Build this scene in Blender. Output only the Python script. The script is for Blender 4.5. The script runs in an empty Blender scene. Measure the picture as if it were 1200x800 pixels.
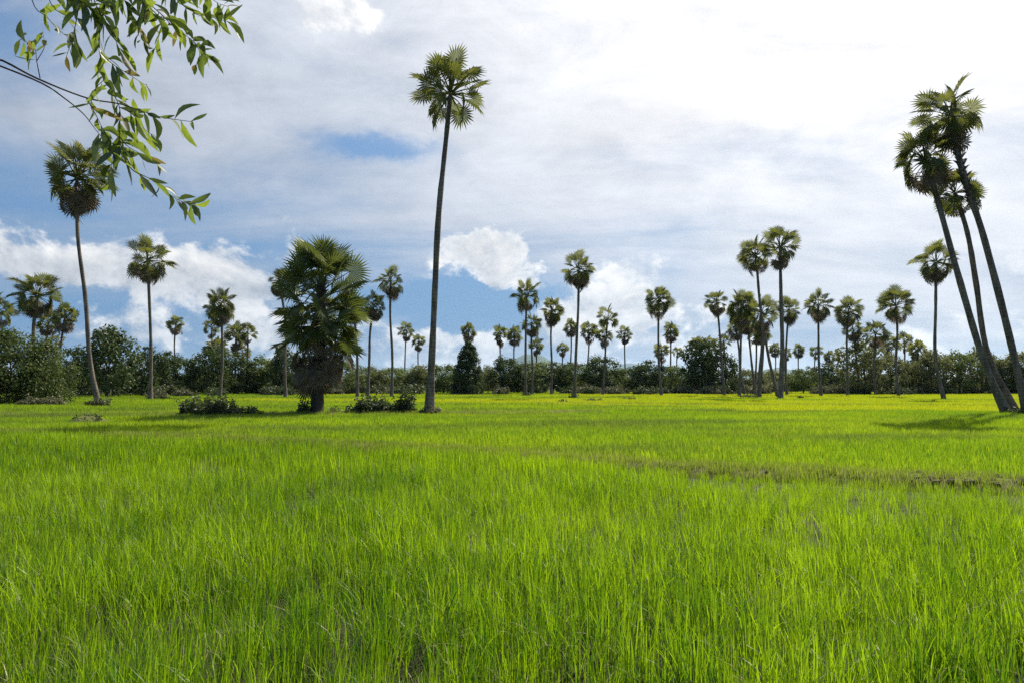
import bpy, math, random
import numpy as np
from mathutils import Vector, Matrix, Quaternion

R = math.radians
scene = bpy.context.scene
COL = scene.collection

# ------------------------------------------------------------------ camera
CAM_Z = 1.9
FPX = 800.0                      # focal length in photo pixels (1200 wide)
HORIZON = 452.0                  # photo row of the horizon
PITCH = math.atan((HORIZON - 400.0) / FPX)
cd = bpy.data.cameras.new('camera')
cd.sensor_width = 36.0
cd.lens = FPX / 1200.0 * 36.0
cd.clip_start = 0.05
cd.clip_end = 80000.0
cam = bpy.data.objects.new('camera', cd)
COL.objects.link(cam)
cam.location = (0, 0, CAM_Z)
cam.rotation_euler = (math.pi / 2 + PITCH, 0, 0)
scene.camera = cam

# ------------------------------------------------------------------ sun, exposure
SUN_AZ, SUN_EL = R(35), R(47)
SUN = Vector((math.sin(SUN_AZ) * math.cos(SUN_EL), math.cos(SUN_AZ) * math.cos(SUN_EL), math.sin(SUN_EL)))
ld = bpy.data.lights.new('sun', 'SUN')
ld.energy = 5.0
ld.angle = R(0.6)
ld.color = (1.0, 0.93, 0.80)
sun = bpy.data.objects.new('sun', ld)
COL.objects.link(sun)
sun.rotation_euler = SUN.to_track_quat('Z', 'Y').to_euler()
sun.location = (30, 50, 60)

vs = scene.view_settings
vs.view_transform = 'Standard'
vs.look = 'None'
vs.exposure = 0.52
vs.gamma = 1.0
scene.cycles.use_denoising = False
scene.cycles.max_bounces = 8
scene.cycles.diffuse_bounces = 4
scene.cycles.transmission_bounces = 6
scene.cycles.volume_bounces = 0
scene.cycles.transparent_max_bounces = 8
scene.cycles.sample_clamp_indirect = 8.0


def px_dir(px, py):
    """world direction of a photo pixel, scaled to y = 1"""
    a, b = (px - 600.0) / FPX, (400.0 - py) / FPX
    c, s = math.cos(PITCH), math.sin(PITCH)
    y, z = c - b * s, s + b * c
    return a / y, 1.0, z / y


def at(px, py, Y):
    d = px_dir(px, py)
    return Vector((d[0] * Y, Y, CAM_Z + d[2] * Y))


def xat(px, Y):
    return px_dir(px, HORIZON)[0] * Y


# ------------------------------------------------------------------ node expression helper
class E:
    """tiny expression wrapper over shader-node sockets"""
    def __init__(s, nt, sock):
        s.nt, s.k = nt, sock

    def _m(s, op, *o):
        n = s.nt.nodes.new('ShaderNodeMath')
        n.operation = op
        for i, v in enumerate((s,) + o):
            if isinstance(v, E):
                s.nt.links.new(v.k, n.inputs[i])
            else:
                n.inputs[i].default_value = v
        return E(s.nt, n.outputs[0])

    def __add__(s, o): return s._m('ADD', o)
    __radd__ = __add__
    def __mul__(s, o): return s._m('MULTIPLY', o)
    __rmul__ = __mul__
    def __sub__(s, o): return s._m('SUBTRACT', o)
    def __rsub__(s, o): return (s * -1.0) + o
    def __truediv__(s, o): return s._m('DIVIDE', o)
    def __pow__(s, o): return s._m('POWER', o)
    def max(s, o): return s._m('MAXIMUM', o)
    def min(s, o): return s._m('MINIMUM', o)
    def clamp(s): return s.max(0.0).min(1.0)
    def atan2(s, o): return s._m('ARCTAN2', s if False else o) if False else s._m('ARCTAN2', o)
    def exp(s):
        n = s.nt.nodes.new('ShaderNodeMath'); n.operation = 'EXPONENT'
        s.nt.links.new(s.k, n.inputs[0]); return E(s.nt, n.outputs[0])

    def smooth(s, a, b, lo=0.0, hi=1.0):
        n = s.nt.nodes.new('ShaderNodeMapRange')
        n.interpolation_type = 'SMOOTHSTEP'
        s.nt.links.new(s.k, n.inputs[0])
        for i, v in enumerate((a, b, lo, hi)):
            n.inputs[i + 1].default_value = v
        return E(s.nt, n.outputs[0])


def xyz(nt, x, y, z):
    n = nt.nodes.new('ShaderNodeCombineXYZ')
    for i, v in enumerate((x, y, z)):
        if isinstance(v, E): nt.links.new(v.k, n.inputs[i])
        else: n.inputs[i].default_value = v
    return E(nt, n.outputs[0])


def sep(nt, v):
    n = nt.nodes.new('ShaderNodeSeparateXYZ')
    nt.links.new(v, n.inputs[0])
    return [E(nt, n.outputs[i]) for i in range(3)]


def noise(nt, vec, scale, detail=5, rough=0.55, dist=0.0, lac=2.0):
    n = nt.nodes.new('ShaderNodeTexNoise')
    if vec is not None:
        nt.links.new(vec.k if isinstance(vec, E) else vec, n.inputs['Vector'])
    n.inputs['Scale'].default_value = scale
    n.inputs['Detail'].default_value = detail
    n.inputs['Roughness'].default_value = rough
    n.inputs['Distortion'].default_value = dist
    n.inputs['Lacunarity'].default_value = lac
    return E(nt, n.outputs[0])


def mixc(nt, f, a, b):
    n = nt.nodes.new('ShaderNodeMix')
    n.data_type = 'RGBA'
    ins = [n.inputs[0], n.inputs[6], n.inputs[7]]
    for k, v in zip(ins, (f, a, b)):
        if isinstance(v, E): nt.links.new(v.k, k)
        elif isinstance(v, (int, float)): k.default_value = v
        else: k.default_value = (*v, 1.0)
    return E(nt, n.outputs[2])


def scalec(nt, c, f):
    n = nt.nodes.new('ShaderNodeVectorMath')
    n.operation = 'SCALE'
    if isinstance(c, E): nt.links.new(c.k, n.inputs[0])
    else: n.inputs[0].default_value = c
    if isinstance(f, E): nt.links.new(f.k, n.inputs['Scale'])
    else: n.inputs['Scale'].default_value = f
    return E(nt, n.outputs[0])


def addc(nt, a, b):
    n = nt.nodes.new('ShaderNodeVectorMath')
    n.operation = 'ADD'
    for i, v in enumerate((a, b)):
        if isinstance(v, E): nt.links.new(v.k, n.inputs[i])
        else: n.inputs[i].default_value = v
    return E(nt, n.outputs[0])


# ------------------------------------------------------------------ world: sky with cloud
def build_world():
    w = bpy.data.worlds.new('World')
    scene.world = w
    w.use_nodes = True
    nt = w.node_tree
    nt.nodes.clear()
    out = nt.nodes.new('ShaderNodeOutputWorld')
    bg = nt.nodes.new('ShaderNodeBackground')
    bg.inputs['Strength'].default_value = 0.1
    nt.links.new(bg.outputs[0], out.inputs[0])
    sky = nt.nodes.new('ShaderNodeTexSky')
    sky.sky_type = 'NISHITA'
    sky.sun_disc = False
    sky.sun_elevation = SUN_EL
    sky.sun_rotation = SUN_AZ
    sky.altitude = 0
    sky.air_density = 1.3
    sky.dust_density = 0.4
    sky.ozone_density = 2.5
    tc = nt.nodes.new('ShaderNodeTexCoord')
    gen = tc.outputs['Generated']
    x, y, z = sep(nt, gen)
    zz = z.max(0.0)
    u = x.atan2(y)                      # azimuth from +Y towards +X
    v = z._m('ARCSINE')                 # elevation
    vd = nt.nodes.new('ShaderNodeVectorMath'); vd.operation = 'DOT_PRODUCT'
    nt.links.new(gen, vd.inputs[0]); vd.inputs[1].default_value = SUN
    cs = E(nt, vd.outputs['Value'])     # cosine of the angle to the sun

    def uv(px, py):
        d = Vector(px_dir(px, py)).normalized()
        return math.atan2(d.x, d.y), math.asin(d.z)

    def blob(px, py, rx, ry, amp, uu, vv):
        cu, cv = uv(px, py)
        a = (uu - cu) * (FPX / rx)
        b = (vv - cv) * (FPX / ry)
        return (((a * a + b * b) * -1.0).exp()) * amp

    # warp coordinates so that edges of the cloud banks break up
    base = xyz(nt, u, v * 1.5, 0.0)
    w1 = noise(nt, base, 9.0, 5, 0.6) - 0.5
    w2 = noise(nt, xyz(nt, u, v * 1.5, 7.3), 9.0, 5, 0.6) - 0.5
    uw, vw = u + w1 * 0.16, v + w2 * 0.10

    # high veil on a flat layer seen in perspective
    den = zz + 0.16
    q = xyz(nt, x / den * 0.8, y / den * 1.5, 2.0)
    veil = noise(nt, q, 0.95, 5, 0.56, 0.5)
    fine = noise(nt, q, 3.6, 6, 0.66, 0.25)
    fine2 = noise(nt, xyz(nt, u, v * 1.9, 11.0), 5.2, 7, 0.64, 0.6)
    fine = fine * 0.4 + fine2 * 0.6
    fine = (fine - 0.5) * v.smooth(0.10, 0.40, 0.55, 1.15) + 0.5
    cover = (veil - 0.5) * 1.15 + 0.55 + (cs - 0.68) * 0.75 + (fine - 0.5) * 0.75
    for b in ((435, 168, 62, 13, -0.62), (5, 50, 80, 45, -0.22), (20, 248, 200, 38, -0.12), (30, 118, 150, 22, 0.30), (190, 100, 150, 32, 0.28), (150, 10, 120, 25, 0.22),
              (150, 375, 240, 32, -0.15), (555, 352, 120, 34, -0.95), (330, 230, 120, 35, -0.10),
              (765, 325, 70, 60, -0.22), (220, 175, 160, 40, 0.16), (620, 150, 160, 30, 0.25)):
        cover = cover + blob(*b, uw, vw)
    veil_a = cover.smooth(0.0, 0.80, 0.12, 1.0)

    # cumulus towards the horizon, with one bright puff standing free
    cb = xyz(nt, u, v * 1.25, 4.0)
    n1 = noise(nt, cb, 7.0, 7, 0.62, 0.25)
    n1s = noise(nt, xyz(nt, u + 0.012, v * 1.25 + 0.022, 4.0), 7.0, 7, 0.62, 0.25)
    low = v.smooth(0.015, 0.10, 1.0, 0.0) * 0.17 + v.smooth(0.10, 0.42, 0.0, -0.10)
    bl = None
    for b in ((575, 293, 50, 34, 0.42), (545, 282, 26, 20, 0.25), (50, 303, 95, 16, 0.24), (215, 318, 60, 22, 0.22), (300, 365, 55, 32, 0.20), (130, 392, 60, 16, 0.10), (60, 355, 60, 8, 0.08),
              (265, 350, 60, 30, 0.20), (255, 285, 35, 16, 0.15), (560, 395, 70, 16, 0.16), (515, 405, 40, 18, 0.16),
              (640, 385, 40, 14, 0.10), (735, 315, 38, 26, 0.22), (715, 360, 75, 24, 0.20), (800, 370, 80, 24, 0.16),
              (400, 12, 110, 30, 0.30), (350, 42, 40, 14, 0.16), (740, 395, 60, 20, 0.14), (450, 385, 40, 22, 0.14),
              (60, 410, 120, 18, -0.08), (535, 352, 70, 16, -0.28), (650, 300, 26, 30, -0.16), (300, 395, 60, 14, 0.10)):
        t = blob(*b, uw, vw)
        bl = t if bl is None else bl + t
    cdens = n1 + low + bl
    cum_a = cdens.smooth(0.585, 0.70)
    core = cdens.smooth(0.62, 1.0)
    shade = ((n1 - n1s) * 3.8 + 0.52).clamp()

    # colours (background strength is 0.1, so 10 = display white)
    glow = ((cs - 1.0) * 9.0).exp()                 # forward scattering round the sun
    glow2 = ((cs - 1.0) * 3.2).exp()
    tint = nt.nodes.new('ShaderNodeMix'); tint.data_type = 'RGBA'; tint.blend_type = 'MULTIPLY'
    tint.inputs[0].default_value = 1.0
    nt.links.new(sky.outputs[0], tint.inputs[6])
    tint.inputs[7].default_value = (0.60, 0.82, 1.0, 1)
    blue = mixc(nt, v.smooth(0.02, 0.5, 0.85, 0.25), scalec(nt, E(nt, tint.outputs[2]), 0.85), (0.62, 1.95, 4.3))
    vlum = (glow2 * 7.0 + 3.2) * (fine * 0.95 + 0.52) * (veil * 0.5 + 0.75)
    vcol = mixc(nt, glow2, (0.80, 0.91, 1.10), (1.05, 1.0, 0.95))
    c = mixc(nt, veil_a * 0.95, blue, scalec(nt, vcol, vlum))
    clum = (shade * 4.6 + 4.0 + glow2 * 2.2) * (1.0 - core * 0.16)
    ccol = mixc(nt, shade, (0.86, 0.93, 1.04), (1.02, 1.0, 0.97))
    c = mixc(nt, cum_a * 0.94, c, scalec(nt, ccol, clum))
    c = addc(nt, c, scalec(nt, (3.0, 2.5, 1.9), glow))
    # thin brightening at the very horizon, and the plain dull ground side below it
    c = mixc(nt, v.smooth(0.0, 0.05, 0.35, 0.0), c, (4.6, 5.6, 7.0))
    c = mixc(nt, v.smooth(-0.03, -0.005, 1.0, 0.0), c, (0.9, 1.2, 0.6))
    c = scalec(nt, c, 0.86)
    nt.links.new(c.k, bg.inputs['Color'])
    w.cycles.sampling_method = 'MANUAL'
    w.cycles.sample_map_resolution = 512


build_world()


# ------------------------------------------------------------------ materials
def material(name):
    m = bpy.data.materials.new(name)
    m.use_nodes = True
    nt = m.node_tree
    nt.nodes.clear()
    out = nt.nodes.new('ShaderNodeOutputMaterial')
    return m, nt, out


def pos(nt):
    return nt.nodes.new('ShaderNodeNewGeometry').outputs['Position']


def obj_random(nt):
    return E(nt, nt.nodes.new('ShaderNodeObjectInfo').outputs['Random'])


def obj_coord(nt):
    return nt.nodes.new('ShaderNodeTexCoord').outputs['Object']


def leafy(nt, out, col, trans, amount=0.45, gloss=0.06, rough=0.45):
    d = nt.nodes.new('ShaderNodeBsdfDiffuse')
    t = nt.nodes.new('ShaderNodeBsdfTranslucent')
    g = nt.nodes.new('ShaderNodeBsdfGlossy')
    g.inputs['Roughness'].default_value = rough
    nt.links.new(col.k, d.inputs[0])
    nt.links.new(trans.k, t.inputs[0])
    m1 = nt.nodes.new('ShaderNodeMixShader'); m1.inputs[0].default_value = amount
    m2 = nt.nodes.new('ShaderNodeMixShader'); m2.inputs[0].default_value = gloss
    nt.links.new(d.outputs[0], m1.inputs[1]); nt.links.new(t.outputs[0], m1.inputs[2])
    nt.links.new(m1.outputs[0], m2.inputs[1]); nt.links.new(g.outputs[0], m2.inputs[2])
    nt.links.new(m2.outputs[0], out.inputs[0])


def rough_mat(nt, out, col, rough=0.9, bump=None, dist=0.05):
    p = nt.nodes.new('ShaderNodeBsdfPrincipled')
    nt.links.new(col.k, p.inputs['Base Color'])
    p.inputs['Roughness'].default_value = rough
    p.inputs['Specular IOR Level'].default_value = 0.2
    if bump is not None:
        b = nt.nodes.new('ShaderNodeBump')
        b.inputs['Strength'].default_value = 0.7
        b.inputs['Distance'].default_value = dist
        nt.links.new(bump.k, b.inputs['Height'])
        nt.links.new(b.outputs[0], p.inputs['Normal'])
    nt.links.new(p.outputs[0], out.inputs[0])


def mat_rice(name, green, lime, amount=0.55, dull=None):
    m, nt, out = material(name)
    P = pos(nt)
    a = noise(nt, P, 0.09, 3, 0.5).smooth(0.36, 0.66)
    b = noise(nt, P, 0.9, 3, 0.6).smooth(0.35, 0.7)
    r = E(nt, nt.nodes.new('ShaderNodeNewGeometry').outputs['Random Per Island'])
    f = (a * 0.30 + b * 0.22 + r * 0.62 - 0.08).clamp()
    c = mixc(nt, f, green, lime)
    if dull:                      # patches of thin, duller growth
        c = mixc(nt, noise(nt, xyz(nt, sep(nt, P)[0] * 0.35, sep(nt, P)[1] * 1.5, 0.0), 0.17, 4, 0.6, 0.5).smooth(0.47, 0.64) * 0.85, c, dull)
    leafy(nt, out, c, scalec(nt, c, 1.35), amount, 0.025, 0.45)
    return m


def mat_leaf(name, dark, light, amount=0.35, gloss=0.05, tboost=1.3, rnd=True, scale=1.2):
    m, nt, out = material(name)
    n = noise(nt, pos(nt), scale, 3, 0.6).smooth(0.3, 0.72)
    f = n * 0.6 + obj_random(nt) * 0.4 if rnd else n
    c = mixc(nt, f, dark, light)
    leafy(nt, out, c, scalec(nt, c, tboost), amount, gloss)
    return m


def mat_bark(name, dark, light, ring=9.0):
    m, nt, out = material(name)
    o = obj_coord(nt)
    x, y, z = sep(nt, o)
    wob = noise(nt, o, 3.0, 4, 0.6)
    rings = ((z * ring + wob * 1.6)._m('FRACT')).smooth(0.0, 0.5)
    stain = noise(nt, xyz(nt, x * 2.2, y * 2.2, z * 0.5), 1.7, 6, 0.65).smooth(0.34, 0.68)
    f = (stain * 0.75 + rings * 0.28).clamp()
    c = mixc(nt, f, dark, light)
    rough_mat(nt, out, c, 0.92, rings * 0.35 + wob * 0.4, 0.02)
    return m


M = {}
M['rice'] = mat_rice('rice leaf', (0.040, 0.125, 0.004), (0.400, 0.560, 0.008))
M['rice_far'] = mat_rice('rice leaf short', (0.105, 0.225, 0.008), (0.370, 0.460, 0.012), dull=(0.120, 0.175, 0.026))
M['rice_yellow'] = mat_rice('yellow rice leaf', (0.240, 0.340, 0.008), (0.43, 0.44, 0.012))  # yellower rice colour for parts of the far plots
M['bund_grass'] = mat_rice('bund grass', (0.115, 0.190, 0.016), (0.26, 0.31, 0.03))  # own colour of the short grass on the bunds
M['straw'] = mat_leaf('dry rice leaf', (0.24, 0.24, 0.08), (0.36, 0.35, 0.16), 0.4, 0.03, 1.0)
M['palm_leaf'] = mat_leaf('palm leaf', (0.072, 0.090, 0.016), (0.150, 0.155, 0.030), 0.42, 0.025, 1.7)
M['palm_leaf_big'] = mat_leaf('shrub palm leaf', (0.065, 0.090, 0.014), (0.125, 0.145, 0.028), 0.36, 0.04, 1.6)
M['dead_leaf'] = mat_leaf('dead palm leaf', (0.120, 0.092, 0.060), (0.25, 0.195, 0.130), 0.28, 0.03, 1.1)
M['bark'] = mat_bark('palm bark', (0.072, 0.056, 0.044), (0.25, 0.205, 0.160), 4.0)
M['bark_dark'] = mat_bark('shrub palm bark', (0.030, 0.025, 0.021), (0.085, 0.070, 0.058), 4.0)
M['bark_boot'] = mat_bark('leaf base bark', (0.060, 0.045, 0.032), (0.15, 0.115, 0.080), 6.0)
M['wood'] = mat_bark('tree bark', (0.045, 0.036, 0.028), (0.12, 0.10, 0.08), 1.3)
M['twig'] = mat_bark('twig bark', (0.050, 0.035, 0.026), (0.11, 0.075, 0.055), 20.0)
M['tree_dark'] = mat_leaf('dark tree foliage', (0.040, 0.066, 0.018), (0.085, 0.115, 0.032), 0.30, 0.018, 1.2)
M['tree_mid'] = mat_leaf('green tree foliage', (0.070, 0.105, 0.024), (0.155, 0.190, 0.045), 0.40, 0.018, 1.3)
M['tree_light'] = mat_leaf('olive tree foliage', (0.115, 0.130, 0.042), (0.200, 0.210, 0.075), 0.38, 0.018, 1.3)
M['bush'] = mat_leaf('bush foliage', (0.050, 0.080, 0.018), (0.140, 0.170, 0.038), 0.36, 0.02, 1.3, scale=0.9)
M['weed'] = mat_leaf('weed foliage', (0.040, 0.062, 0.018), (0.085, 0.110, 0.030), 0.3, 0.05, 1.3, scale=3.0)
M['weed_pale'] = mat_leaf('pale weed foliage', (0.095, 0.105, 0.045), (0.19, 0.185, 0.095), 0.3, 0.04, 1.2, scale=3.0)
M['leaf_green'] = mat_leaf('branch leaf', (0.095, 0.135, 0.016), (0.185, 0.235, 0.024), 0.46, 0.05, 1.8, scale=30)
M['leaf_deep'] = mat_leaf('branch leaf deep green', (0.050, 0.078, 0.016), (0.095, 0.125, 0.024), 0.34, 0.06, 1.4, scale=30)
M['leaf_yellow'] = mat_leaf('branch leaf turning', (0.16, 0.13, 0.03), (0.22, 0.16, 0.04), 0.45, 0.08, 1.4, scale=30)


def mat_ground():
    m, nt, out = material('paddy soil')
    P = pos(nt)
    n = noise(nt, P, 0.7, 6, 0.65)
    f = noise(nt, P, 6.0, 5, 0.65)
    far = noise(nt, P, 0.03, 4, 0.5).smooth(0.4, 0.6)
    c = mixc(nt, n.smooth(0.35, 0.7), (0.022, 0.020, 0.012), (0.045, 0.046, 0.018))
    c = mixc(nt, far * 0.35, c, (0.055, 0.085, 0.018))
    rough_mat(nt, out, c, 0.95, f, 0.05)
    return m


def mat_earth():
    m, nt, out = material('bund earth')
    P = pos(nt)
    n = noise(nt, P, 1.6, 6, 0.65).smooth(0.38, 0.66)
    f = noise(nt, P, 9.0, 6, 0.7)
    c = mixc(nt, n, (0.135, 0.105, 0.052), (0.120, 0.145, 0.036))
    c = mixc(nt, f.smooth(0.5, 0.75) * 0.5, c, (0.20, 0.165, 0.105))
    rough_mat(nt, out, c, 0.95, f, 0.06)
    return m


def mat_hill():
    m, nt, out = material('forested hill')
    P = pos(nt)
    n = noise(nt, P, 0.003, 8, 0.7).smooth(0.35, 0.68)
    c = mixc(nt, n, (0.028, 0.050, 0.018), (0.070, 0.100, 0.032))
    rough_mat(nt, out, c, 0.95, noise(nt, P, 0.015, 6, 0.7), 20.0)
    return m


M['ground'] = mat_ground()
M['earth'] = mat_earth()
M['hill'] = mat_hill()


# ------------------------------------------------------------------ mesh helpers
class MB:
    """collects verts and faces, with a material index per face"""
    def __init__(s):
        s.v, s.f, s.m = [], [], []

    def add(s, vs, fs, mi=0):
        o = len(s.v)
        s.v.extend(vs)
        for f in fs:
            s.f.append(tuple(i + o for i in f))
            s.m.append(mi)

    def mesh(s, name, mats, smooth=False):
        me = bpy.data.meshes.new(name)
        me.from_pydata([tuple(p) for p in s.v], [], s.f)
        for mt in mats:
            me.materials.append(mt)
        if len(mats) > 1:
            me.polygons.foreach_set('material_index', s.m)
        if smooth:
            me.polygons.foreach_set('use_smooth', [True] * len(me.polygons))
        me.update()
        return me

    def tube(s, pts, rad, seg=8, mi=0, cap=True, jit=0.0, rng=None):
        pts = [Vector(p) for p in pts]
        n = len(pts)
        ref = Vector((0.3, 1, 0.1))
        vs, fs = [], []
        for i, p in enumerate(pts):
            t = (pts[min(i + 1, n - 1)] - pts[max(i - 1, 0)]).normalized()
            a = t.cross(ref)
            if a.length < 1e-3:
                a = t.cross(Vector((1, 0, 0)))
            a.normalize()
            b = t.cross(a)
            for k in range(seg):
                th = 2 * math.pi * k / seg
                r = rad[i] * (1 + (rng.uniform(-jit, jit) if jit else 0))
                vs.append(p + a * (math.cos(th) * r) + b * (math.sin(th) * r))
        for i in range(n - 1):
            for k in range(seg):
                k2 = (k + 1) % seg
                fs.append((i * seg + k, i * seg + k2, (i + 1) * seg + k2, (i + 1) * seg + k))
        if cap:
            fs.append(tuple(range((n - 1) * seg, n * seg)))
        s.add(vs, fs, mi)


def link(name, data, parent=None, kind=None):
    o = bpy.data.objects.new(name, data)
    COL.objects.link(o)
    if parent is not None:
        o.parent = parent
    if kind:
        o['kind'] = kind
    return o


def thing(name, label, cat, loc=(0, 0, 0), rotz=0.0, group=None):
    o = link(name, None)
    o.empty_display_size = 0.5
    o.location = loc
    o.rotation_euler = (0, 0, rotz)
    o['label'] = label
    o['category'] = cat
    if group:
        o['group'] = group
    return o


def spline(pts, n):
    """Catmull-Rom through pts, n samples"""
    P = [Vector(p) for p in pts]
    P = [P[0] * 2 - P[1]] + P + [P[-1] * 2 - P[-2]]
    segs = len(P) - 3
    out = []
    for i in range(n):
        t = i / (n - 1) * segs
        k = min(int(t), segs - 1)
        f = t - k
        a, b, c, d = P[k:k + 4]
        out.append(0.5 * ((2 * b) + (c - a) * f + (2 * a - 5 * b + 4 * c - d) * f * f + (3 * b - a - 3 * c + d) * f ** 3))
    return out


class VNoise:
    """smooth 2-D value noise for scattering"""
    def __init__(s, seed):
        s.g = np.random.RandomState(seed).rand(256, 256)

    def __call__(s, x, y):
        x, y = np.asarray(x, float), np.asarray(y, float)
        xi, yi = np.floor(x).astype(int), np.floor(y).astype(int)
        fx, fy = x - xi, y - yi
        fx, fy = fx * fx * (3 - 2 * fx), fy * fy * (3 - 2 * fy)
        g = lambda a, b: s.g[a % 256, b % 256]
        return ((g(xi, yi) * (1 - fx) + g(xi + 1, yi) * fx) * (1 - fy)
                + (g(xi, yi + 1) * (1 - fx) + g(xi + 1, yi + 1) * fx) * fy)


VN = VNoise(5)
VN2 = VNoise(9)


# ------------------------------------------------------------------ setting: ground, bunds, hills
def polar_ground():
    radii = [0, 1, 2, 3.5, 5, 7, 9, 12, 15, 19, 24, 30, 38, 48, 60, 80, 110, 160, 240, 400, 700, 1200, 2000, 3400, 6000, 12000, 23000]
    seg = 96
    rng = random.Random(2)
    mb = MB()
    vs = [Vector((0, 0, 0))]
    fs = []
    for r in radii[1:]:
        for k in range(seg):
            a = 2 * math.pi * k / seg
            z = rng.uniform(-0.02, 0.02) if r < 60 else 0.0
            vs.append(Vector((r * math.sin(a), r * math.cos(a), z)))
    for k in range(seg):
        fs.append((0, 1 + (k + 1) % seg, 1 + k))
    for i in range(len(radii) - 2):
        for k in range(seg):
            k2 = (k + 1) % seg
            a, b = 1 + i * seg, 1 + (i + 1) * seg
            fs.append((a + k, a + k2, b + k2, b + k))
    mb.add(vs, fs)
    me = mb.mesh('ground', [M['ground']], True)
    me.flip_normals() if me.polygons[0].normal.z < 0 else None
    return link('ground', me, kind='structure')


polar_ground()

# bund between the near and the next paddy: photo rows of its crest line
BUND_PX = [(1500, 574), (1330, 568), (1210, 560), (1100, 555), (1000, 551), (880, 545), (780, 540), (690, 535),
           (560, 525), (400, 517), (200, 509), (0, 503), (-160, 499), (-400, 494)]
BUND = []
for px, py in BUND_PX:
    d = FPX * (CAM_Z - 0.22) / (py - HORIZON)
    BUND.append(Vector((xat(px, d), d, 0)))
BUND = spline(BUND, 90)
BUND2 = spline([(-52, 37.5, 0), (-36, 39.5, 0), (-24, 40.5, 0), (-12.5, 42.5, 0), (-5, 43.2, 0), (6, 45, 0)], 60)
BUND3 = spline([(-30, 70, 0), (0, 66, 0), (12, 64, 0), (30, 60, 0), (60, 56, 0)], 50)


def bund_mesh(path, halfw, height, seed, name, label=None):
    rng = random.Random(seed)
    cols = 9
    vs, fs = [], []
    n = len(path)
    for i, p in enumerate(path):
        t = (path[min(i + 1, n - 1)] - path[max(i - 1, 0)]).normalized()
        s = Vector((-t.y, t.x, 0))
        for k in range(cols):
            f = k / (cols - 1) * 2 - 1
            prof = (1 - f * f) ** 1.2
            h = height * prof * (0.75 + 0.5 * float(VN(p.x * 1.3 + k, p.y * 1.3))) + (rng.uniform(-.02, .03) if prof > 0 else 0)
            vs.append(p + s * (f * halfw * (0.85 + 0.3 * float(VN2(p.x, p.y)))) + Vector((0, 0, h if 0 < k < cols - 1 else -0.05)))
    for i in range(n - 1):
        for k in range(cols - 1):
            a = i * cols + k
            fs.append((a, a + cols, a + cols + 1, a + 1))
    mb = MB()
    mb.add(vs, fs)
    o = link(name, mb.mesh(name, [M['earth']], True), kind='structure')
    return o


bund_o = bund_mesh(BUND, 0.75, 0.20, 1, 'paddy_bund')
bund_mesh(BUND2, 1.1, 0.28, 2, 'paddy_bund')
bund_mesh(BUND3, 0.6, 0.22, 3, 'paddy_bund')


def clods():
    rng = random.Random(12)
    mb = MB()
    ico = [(0, 0, -1), (.72, -.52, -.45), (-.28, -.85, -.45), (-.89, 0, -.45), (-.28, .85, -.45), (.72, .52, -.45),
           (.28, -.85, .45), (-.72, -.52, .45), (-.72, .52, .45), (.28, .85, .45), (.89, 0, .45), (0, 0, 1)]
    icf = [(0, 1, 2), (1, 0, 5), (0, 2, 3), (0, 3, 4), (0, 4, 5), (1, 5, 10), (2, 1, 6), (3, 2, 7), (4, 3, 8), (5, 4, 9),
           (1, 10, 6), (2, 6, 7), (3, 7, 8), (4, 8, 9), (5, 9, 10), (11, 6, 10), (11, 7, 6), (11, 8, 7), (11, 9, 8), (11, 10, 9)]
    icf = [tuple(reversed(f)) for f in icf]
    for i in range(230):
        k = rng.randrange(2, 46)
        p = BUND[k]
        px = 600 + p.x / p.y * FPX
        keep = 0.8 if (1050 < px < 1200 or 960 < px < 1000) else 0.12 if px > 780 else 0.02
        if rng.random() > keep:
            continue
        s = rng.uniform(0.03, 0.10) * (1.4 if px > 1050 else 1.0)
        c = p + Vector((rng.uniform(-.5, .5), rng.uniform(-.45, .35), 0.16))
        mb.add([c + Vector((a * s * rng.uniform(.8, 1.5), b * s * rng.uniform(.8, 1.4), e * s * rng.uniform(.6, 1.1))) for a, b, e in ico], icf)
    link('soil_clods', mb.mesh('soil_clods', [M['earth']]), bund_o, 'stuff')


clods()


def hill(name, Y, prof, depth, seed):
    """prof: (px, py) skyline in the photo, built as a rounded ridge at distance Y"""
    pts = [at(px, py, Y) for px, py in prof]
    xs = np.array([p.x for p in pts]); zs = np.array([p.z for p in pts])
    X = np.linspace(xs[0], xs[-1], 120)
    Z = np.interp(X, xs, zs)
    k = np.ones(5) / 5
    Z = np.convolve(np.pad(Z, 2, mode='edge'), k, 'valid')
    Z = Z * (0.97 + 0.06 * VN(X / Y * 110 + seed, X * 0 + seed))
    Z[0] = Z[-1] = -3
    rows = [(-1.0, 0.0), (-0.75, 0.28), (-0.5, 0.58), (-0.25, 0.86), (0.0, 1.0), (0.4, 0.7), (1.0, 0.0)]
    vs, fs = [], []
    for f, h in rows:
        for j, x in enumerate(X):
            wob = (float(VN2(x / Y * 25.0 + seed, f * 3)) - 0.5) * depth * 0.12 * (1 if abs(f) > 0.01 else 0)
            vs.append(Vector((x * (1 + 0.0), Y + f * depth + wob, -2 + (Z[j] + 2) * h)))
    n = len(X)
    for i in range(len(rows) - 1):
        for j in range(n - 1):
            a = i * n + j
            fs.append((a, a + 1, a + n + 1, a + n))
    mb = MB(); mb.add(vs, fs)
    link(name, mb.mesh(name, [M['hill']], True), kind='structure')


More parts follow.
